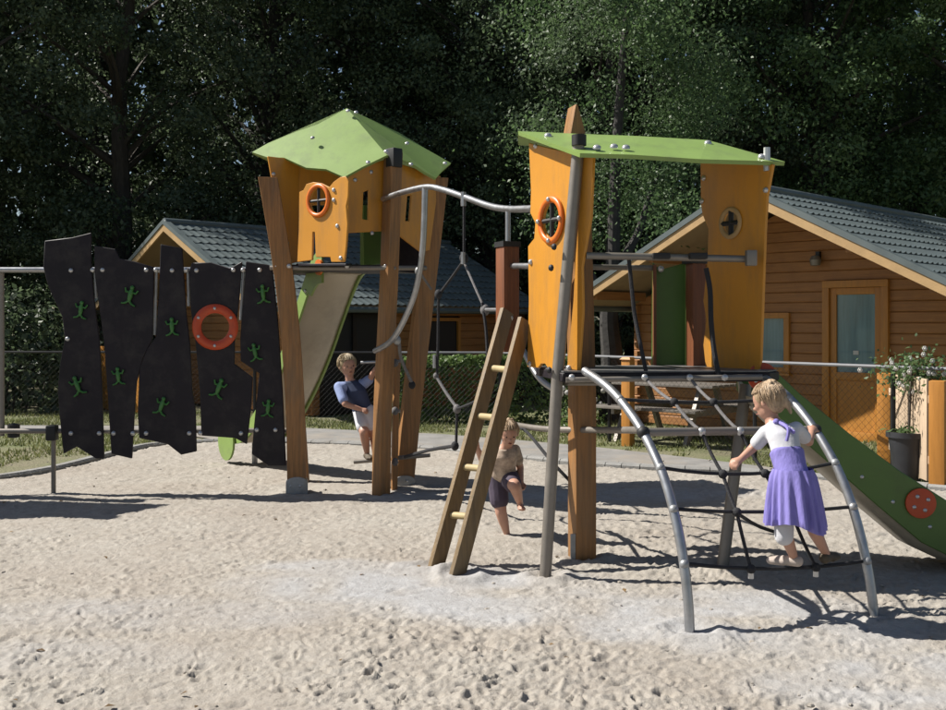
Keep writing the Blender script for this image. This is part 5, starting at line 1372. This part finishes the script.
# ---------- girl on the net
def girl():
    foot_l = P(786, 553, 4.95); foot_r = P(823, 545, 5.02)
    e = empty('person', (P(790, 558, 4.98)).to_tuple()); tag(e, 'child in a white top and purple skirt climbing the rope net', 'person')
    pel = P(793, 478, 4.99); chest = P(783, 437, 5.10); nk = P(773, 421, 5.16); head = P(768, 402, 5.18)
    r = Vector((.97, .24, 0)).normalized()
    mb = MB()
    torso(mb, pel, chest, nk, r, .070, .066)
    fr = add_head(mb, head, Vector((-.75, .55, -.28)), Vector((-.15, .1, 1)), .185)
    capsules(mb, [(nk - Vector((0, .0, .03)), .036), (nk.lerp(head, .5), .034)])
    shl = P(766, 433, 5.14); ell_ = P(752, 449, 5.17); hdl = P(741, 459, 5.13)
    shr = P(796, 429, 5.13); elr = P(809, 442, 5.26); hdr = P(812, 432, 5.36)
    capsules(mb, [(shl, .029), (ell_, .023), (hdl, .017)]); add_hand(mb, hdl, P(735, 463, 5.11) - hdl, Vector((0, .5, -.9)), .85, .8)
    capsules(mb, [(shr, .029), (elr, .023), (hdr, .017)]); add_hand(mb, hdr, Vector((.2, .5, .3)), Vector((0, .5, -.9)), .85, .8)
    al = across(4, 788) + Vector((.012, .0, .060)); ar = across(4, 824) + Vector((0, .01, .062))
    capsules(mb, [(pel - r * .038, .046), (P(784, 522, 4.98), .038), (P(786, 536, 4.97), .034), (al, .021)])
    capsules(mb, [(pel + r * .038, .046), (P(810, 516, 5.04), .038), (P(815, 532, 5.04), .034), (ar, .021)])
    add_foot(mb, al, Vector((-.8, .5, 0)), .8); add_foot(mb, ar, Vector((.6, .7, 0)), .8)
    body = part(mb, 'body', 'skin', e, .0055, 3)
    add_face(e, head, fr, .185)
    def bun(m_, c, r_, f_, u_, s):
        m_.ball(c + u_ * s * .42 - f_ * s * .22, s * .17, 10, 8); m_.ball(c - u_ * s * .16 - f_ * s * .42, s * .12, 8, 6)
        capsules(m_, [(c - f_ * s * .35 + u_ * s * .1, s * .14), (c - f_ * s * .5 - u_ * s * .15, s * .09), (c - f_ * s * .52 - u_ * s * .42, s * .05)])
    hair_cap('hair', 'hair_blond', e, head, fr, .185, bun)
    mb = MB(); mb.ball(head + fr[2] * .085 - fr[1] * .045, .016, 8, 6); mb.ball(head + fr[2] * .075 - fr[1] * .06 + fr[0] * .02, .012, 8, 6); mb.build('hair_tie', 'lip', e)
    # white top
    mb = MB(); torso(mb, pel.lerp(chest, .45), chest, nk.lerp(chest, .15), r, .070, .067, .011)
    capsules(mb, [(chest.lerp(shl, .5), .044), (shl, .038), (shl.lerp(ell_, .62), .036)]); capsules(mb, [(chest.lerp(shr, .5), .044), (shr, .038), (shr.lerp(elr, .62), .036)])
    part(mb, 'white_top', 'white_cloth', e, .006, 3)
    # purple bodice with ties
    mb = MB(); torso(mb, pel, pel.lerp(chest, .62), pel.lerp(chest, .80), r, .074, .070, .014); part(mb, 'bodice', 'purple_cloth', e, .006, 3)
    mb = MB(); b0_ = chest + Vector((0, -.083, .03)); mb.tube(smooth_path([nk + Vector((.01, -.05, .0)), b0_ + Vector((.0, .0, .02)), b0_ + Vector((-.01, -.008, -.04))], 4), .009, 6)
    mb.tube(smooth_path([nk + Vector((.02, -.045, .0)), b0_ + Vector((.03, .005, .0))], 4), .009, 6); mb.ball(nk + Vector((0, -.055, 0)), .017, 8, 6); mb.build('neck_tie', 'purple_cloth', e)
    # pleated skirt
    f = Vector((-r.y, r.x, 0)); N = 200; top = pel + Vector((0, 0, .045)); hem = P(796, 526, 4.98)
    rings = []
    for j in range(9):
        t = j / 8; c = top.lerp(hem, t); a = .096 + .040 * t ** .6; b = .084 + .058 * t ** .6
        row = []
        for k in range(N):
            th = 2 * math.pi * k / N; w = 1 + (.13 * t ** .4) * math.sin(th * 19 + 2.4 * math.sin(th * 2 + 1) + .9 * math.sin(th * 5)) * (.65 + .35 * math.sin(th * 4 + 2)) + .03 * t * math.sin(th * 5 + 1)
            row.append(c + r * a * w * math.cos(th) + f * b * w * math.sin(th) + Vector((0, 0, .016 * t * math.sin(th * 3 + 2) - .02 * t * math.cos(th))))
        rings.append(row)
    inner = [[c_ + (rings[j][0] * 0 + (sum(rings[j], Vector()) / N - c_)) * .05 for c_ in rings[j]] for j in range(8, 0, -1)]
    sk = MB().loft(rings + inner, cap=False).build('skirt', 'purple_cloth', e, angle=80)
    mb = MB(); hp = P(784, 531, 4.975); capsules(mb, [(hp + Vector((0, 0, .03)), .048), (hp - Vector((0, 0, .025)), .046)]); part(mb, 'slip', 'white_cloth', e, .007, 3)
    for a_, d_ in ((al, Vector((-.8, .5, 0))), (ar, Vector((.6, .7, 0)))):
        mb = MB(); add_foot(mb, a_ + Vector((0, 0, .003)), d_, 1.16); part(mb, 'shoe', 'shoe_pale' if a_ is al else 'shoe_brown', e, .005, 2)
girl()

# ---------- boy between the posts of the pointed tower
def boy():
    Yb = 9.12
    e = empty('person', P(366, 461, Yb).to_tuple()); tag(e, 'child in blue sleeves, dark vest and white shorts holding the tower post', 'person')
    pel = P(365, 414, Yb); chest = P(354, 389, Yb - .01); nk = P(350, 379, Yb - .01); head = P(347.5, 366, Yb - .02)
    r = Vector((.80, -.45, -.15)).normalized()
    mb = MB(); torso(mb, pel, chest, nk, Vector((.9, -.42, 0)).normalized(), .085, .088)
    fr = add_head(mb, head, Vector((.45, -.88, -.05)), Vector((-.12, 0, 1)), .20)
    capsules(mb, [(nk - Vector((0, 0, .03)), .038), (nk.lerp(head, .5), .036)])
    s1, e1, h1_ = P(339, 387, Yb - .04), P(345, 404, Yb - .14), P(361, 409.5, Yb - .12)
    s2, e2, h2_ = P(365, 383, Yb + .02), P(370, 379, Yb - .02), P(375, 369, Yb - .08)
    capsules(mb, [(s1, .036), (e1, .028), (h1_, .020)]); add_hand(mb, h1_, Vector((1, 0, -.1)), Vector((0, .4, -1)), .9, 1.0)
    capsules(mb, [(s2, .036), (e2, .028), (h2_, .020)]); add_hand(mb, h2_, Vector((.6, 0, .6)), Vector((.4, .6, -.4)), .9, 1.0)
    k1, a1_ = P(364, 432, Yb - .16), P(367, 453, Yb - .06); k2, a2_ = P(374, 432, Yb - .10), P(375, 454, Yb + .02)
    capsules(mb, [(pel - r * .05, .062), (k1, .042), (k1.lerp(a1_, .35), .040), (a1_, .024)])
    capsules(mb, [(pel + r * .05, .062), (k2, .042), (k2.lerp(a2_, .35), .040), (a2_, .024)])
    part(mb, 'body', 'skin', e, .0065, 3)
    add_face(e, head, fr, .20)
    hair_cap('hair', 'hair_brown', e, head, fr, .20)
    mb = MB(); torso(mb, pel.lerp(chest, .12), chest, nk.lerp(chest, .1), Vector((.9, -.42, 0)).normalized(), .088, .090, .014)
    part(mb, 'vest', 'navy_cloth', e, .007, 3)
    for a, b in ((s1, e1), (s2, e2)):
        mb = MB(); capsules(mb, [(chest.lerp(a, .72), .052), (a, .047), (a.lerp(b, .75), .044)]); part(mb, 'sleeve', 'blue_cloth', e, .007, 3)
    mb = MB(); capsules(mb, [(pel - r * .045 + Vector((0, 0, .02)), .075), ((pel - r * .05).lerp(k1, .72), .062)]); capsules(mb, [(pel + r * .045 + Vector((0, 0, .02)), .075), ((pel + r * .05).lerp(k2, .72), .062)])
    part(mb, 'shorts', 'white_cloth', e, .007, 3)
    for a_ in (a1_, a2_):
        mb = MB(); add_foot(mb, a_, Vector((.35, -.9, 0)), 1.2); part(mb, 'shoe', 'shoe_brown', e, .006, 2)
boy()

# ---------- barefoot child running behind the ladder
def runner():
    Yr = 7.10
    e = empty('person', G(508, 541).to_tuple()); tag(e, 'barefoot child in plum shorts running on the sand behind the ladder', 'person')
    pel = P(503, 481, Yr); chest = P(503, 454, Yr - .08); nk = P(506, 445, Yr - .10); head = P(508.5, 434, Yr - .13)
    r = Vector((-.98, .18, 0)).normalized()
    mb = MB(); torso(mb, pel, chest, nk, r, .078, .082)
    fr = add_head(mb, head, Vector((.15, -.95, -.32)), Vector((0, -.2, 1)), .175)
    capsules(mb, [(nk - Vector((0, 0, .02)), .035), (nk.lerp(head, .5), .033)])
    s1, e1, h1_ = P(514.5, 450, Yr - .05), P(520, 467, Yr + .02), P(521, 482, Yr - .08)
    s2, e2, h2_ = P(491, 451, Yr - .06), P(482, 459, Yr - .1), P(477.5, 449, Yr - .2)
    for s_, e_, h_, d in ((s1, e1, h1_, Vector((.1, -.3, -1))), (s2, e2, h2_, Vector((-.3, -.3, 1)))):
        capsules(mb, [(s_, .033), (e_, .026), (h_, .019)]); add_hand(mb, h_, d, Vector((-.3, -1, 0)), .85, .9)
    k1, a1_ = P(501, 512, Yr - .03), P(507, 534, Yr + .0)
    k2, a2_ = P(515, 486, Yr - .22), P(520, 503, Yr - .05)
    capsules(mb, [(pel + r * .042, .058), (k1, .040), (k1.lerp(a1_, .35), .037), (a1_, .022)])
    capsules(mb, [(pel - r * .042, .058), (k2, .042), (k2.lerp(a2_, .35), .038), (a2_, .023)])
    add_foot(mb, a1_ - Vector((0, 0, 0)), Vector((.1, -1, 0)), .9); add_foot(mb, a2_, Vector((.1, -.8, -.4)), .9)
    part(mb, 'body', 'skin', e, .0055, 3)
    add_face(e, head, fr, .175); hair_cap('hair', 'hair_blond', e, head, fr, .175)
    mb = MB(); torso(mb, pel.lerp(chest, .3), chest, nk.lerp(chest, .2), r, .082, .084, .012); capsules(mb, [(chest.lerp(s1, .6), .045), (s1, .042), (s1.lerp(e1, .6), .040)]); capsules(mb, [(chest.lerp(s2, .6), .045), (s2, .042), (s2.lerp(e2, .6), .040)]); part(mb, 'vest', 'beige_cloth', e, .006, 3)
    mb = MB(); capsules(mb, [(pel + r * .04 + Vector((0, 0, .03)), .070), ((pel + r * .045).lerp(k1, .62), .066)]); capsules(mb, [(pel - r * .04 + Vector((0, 0, .03)), .070), ((pel - r * .042).lerp(k2, .6), .062)])
    part(mb, 'shorts', 'plum_cloth', e, .006, 3)
runner()
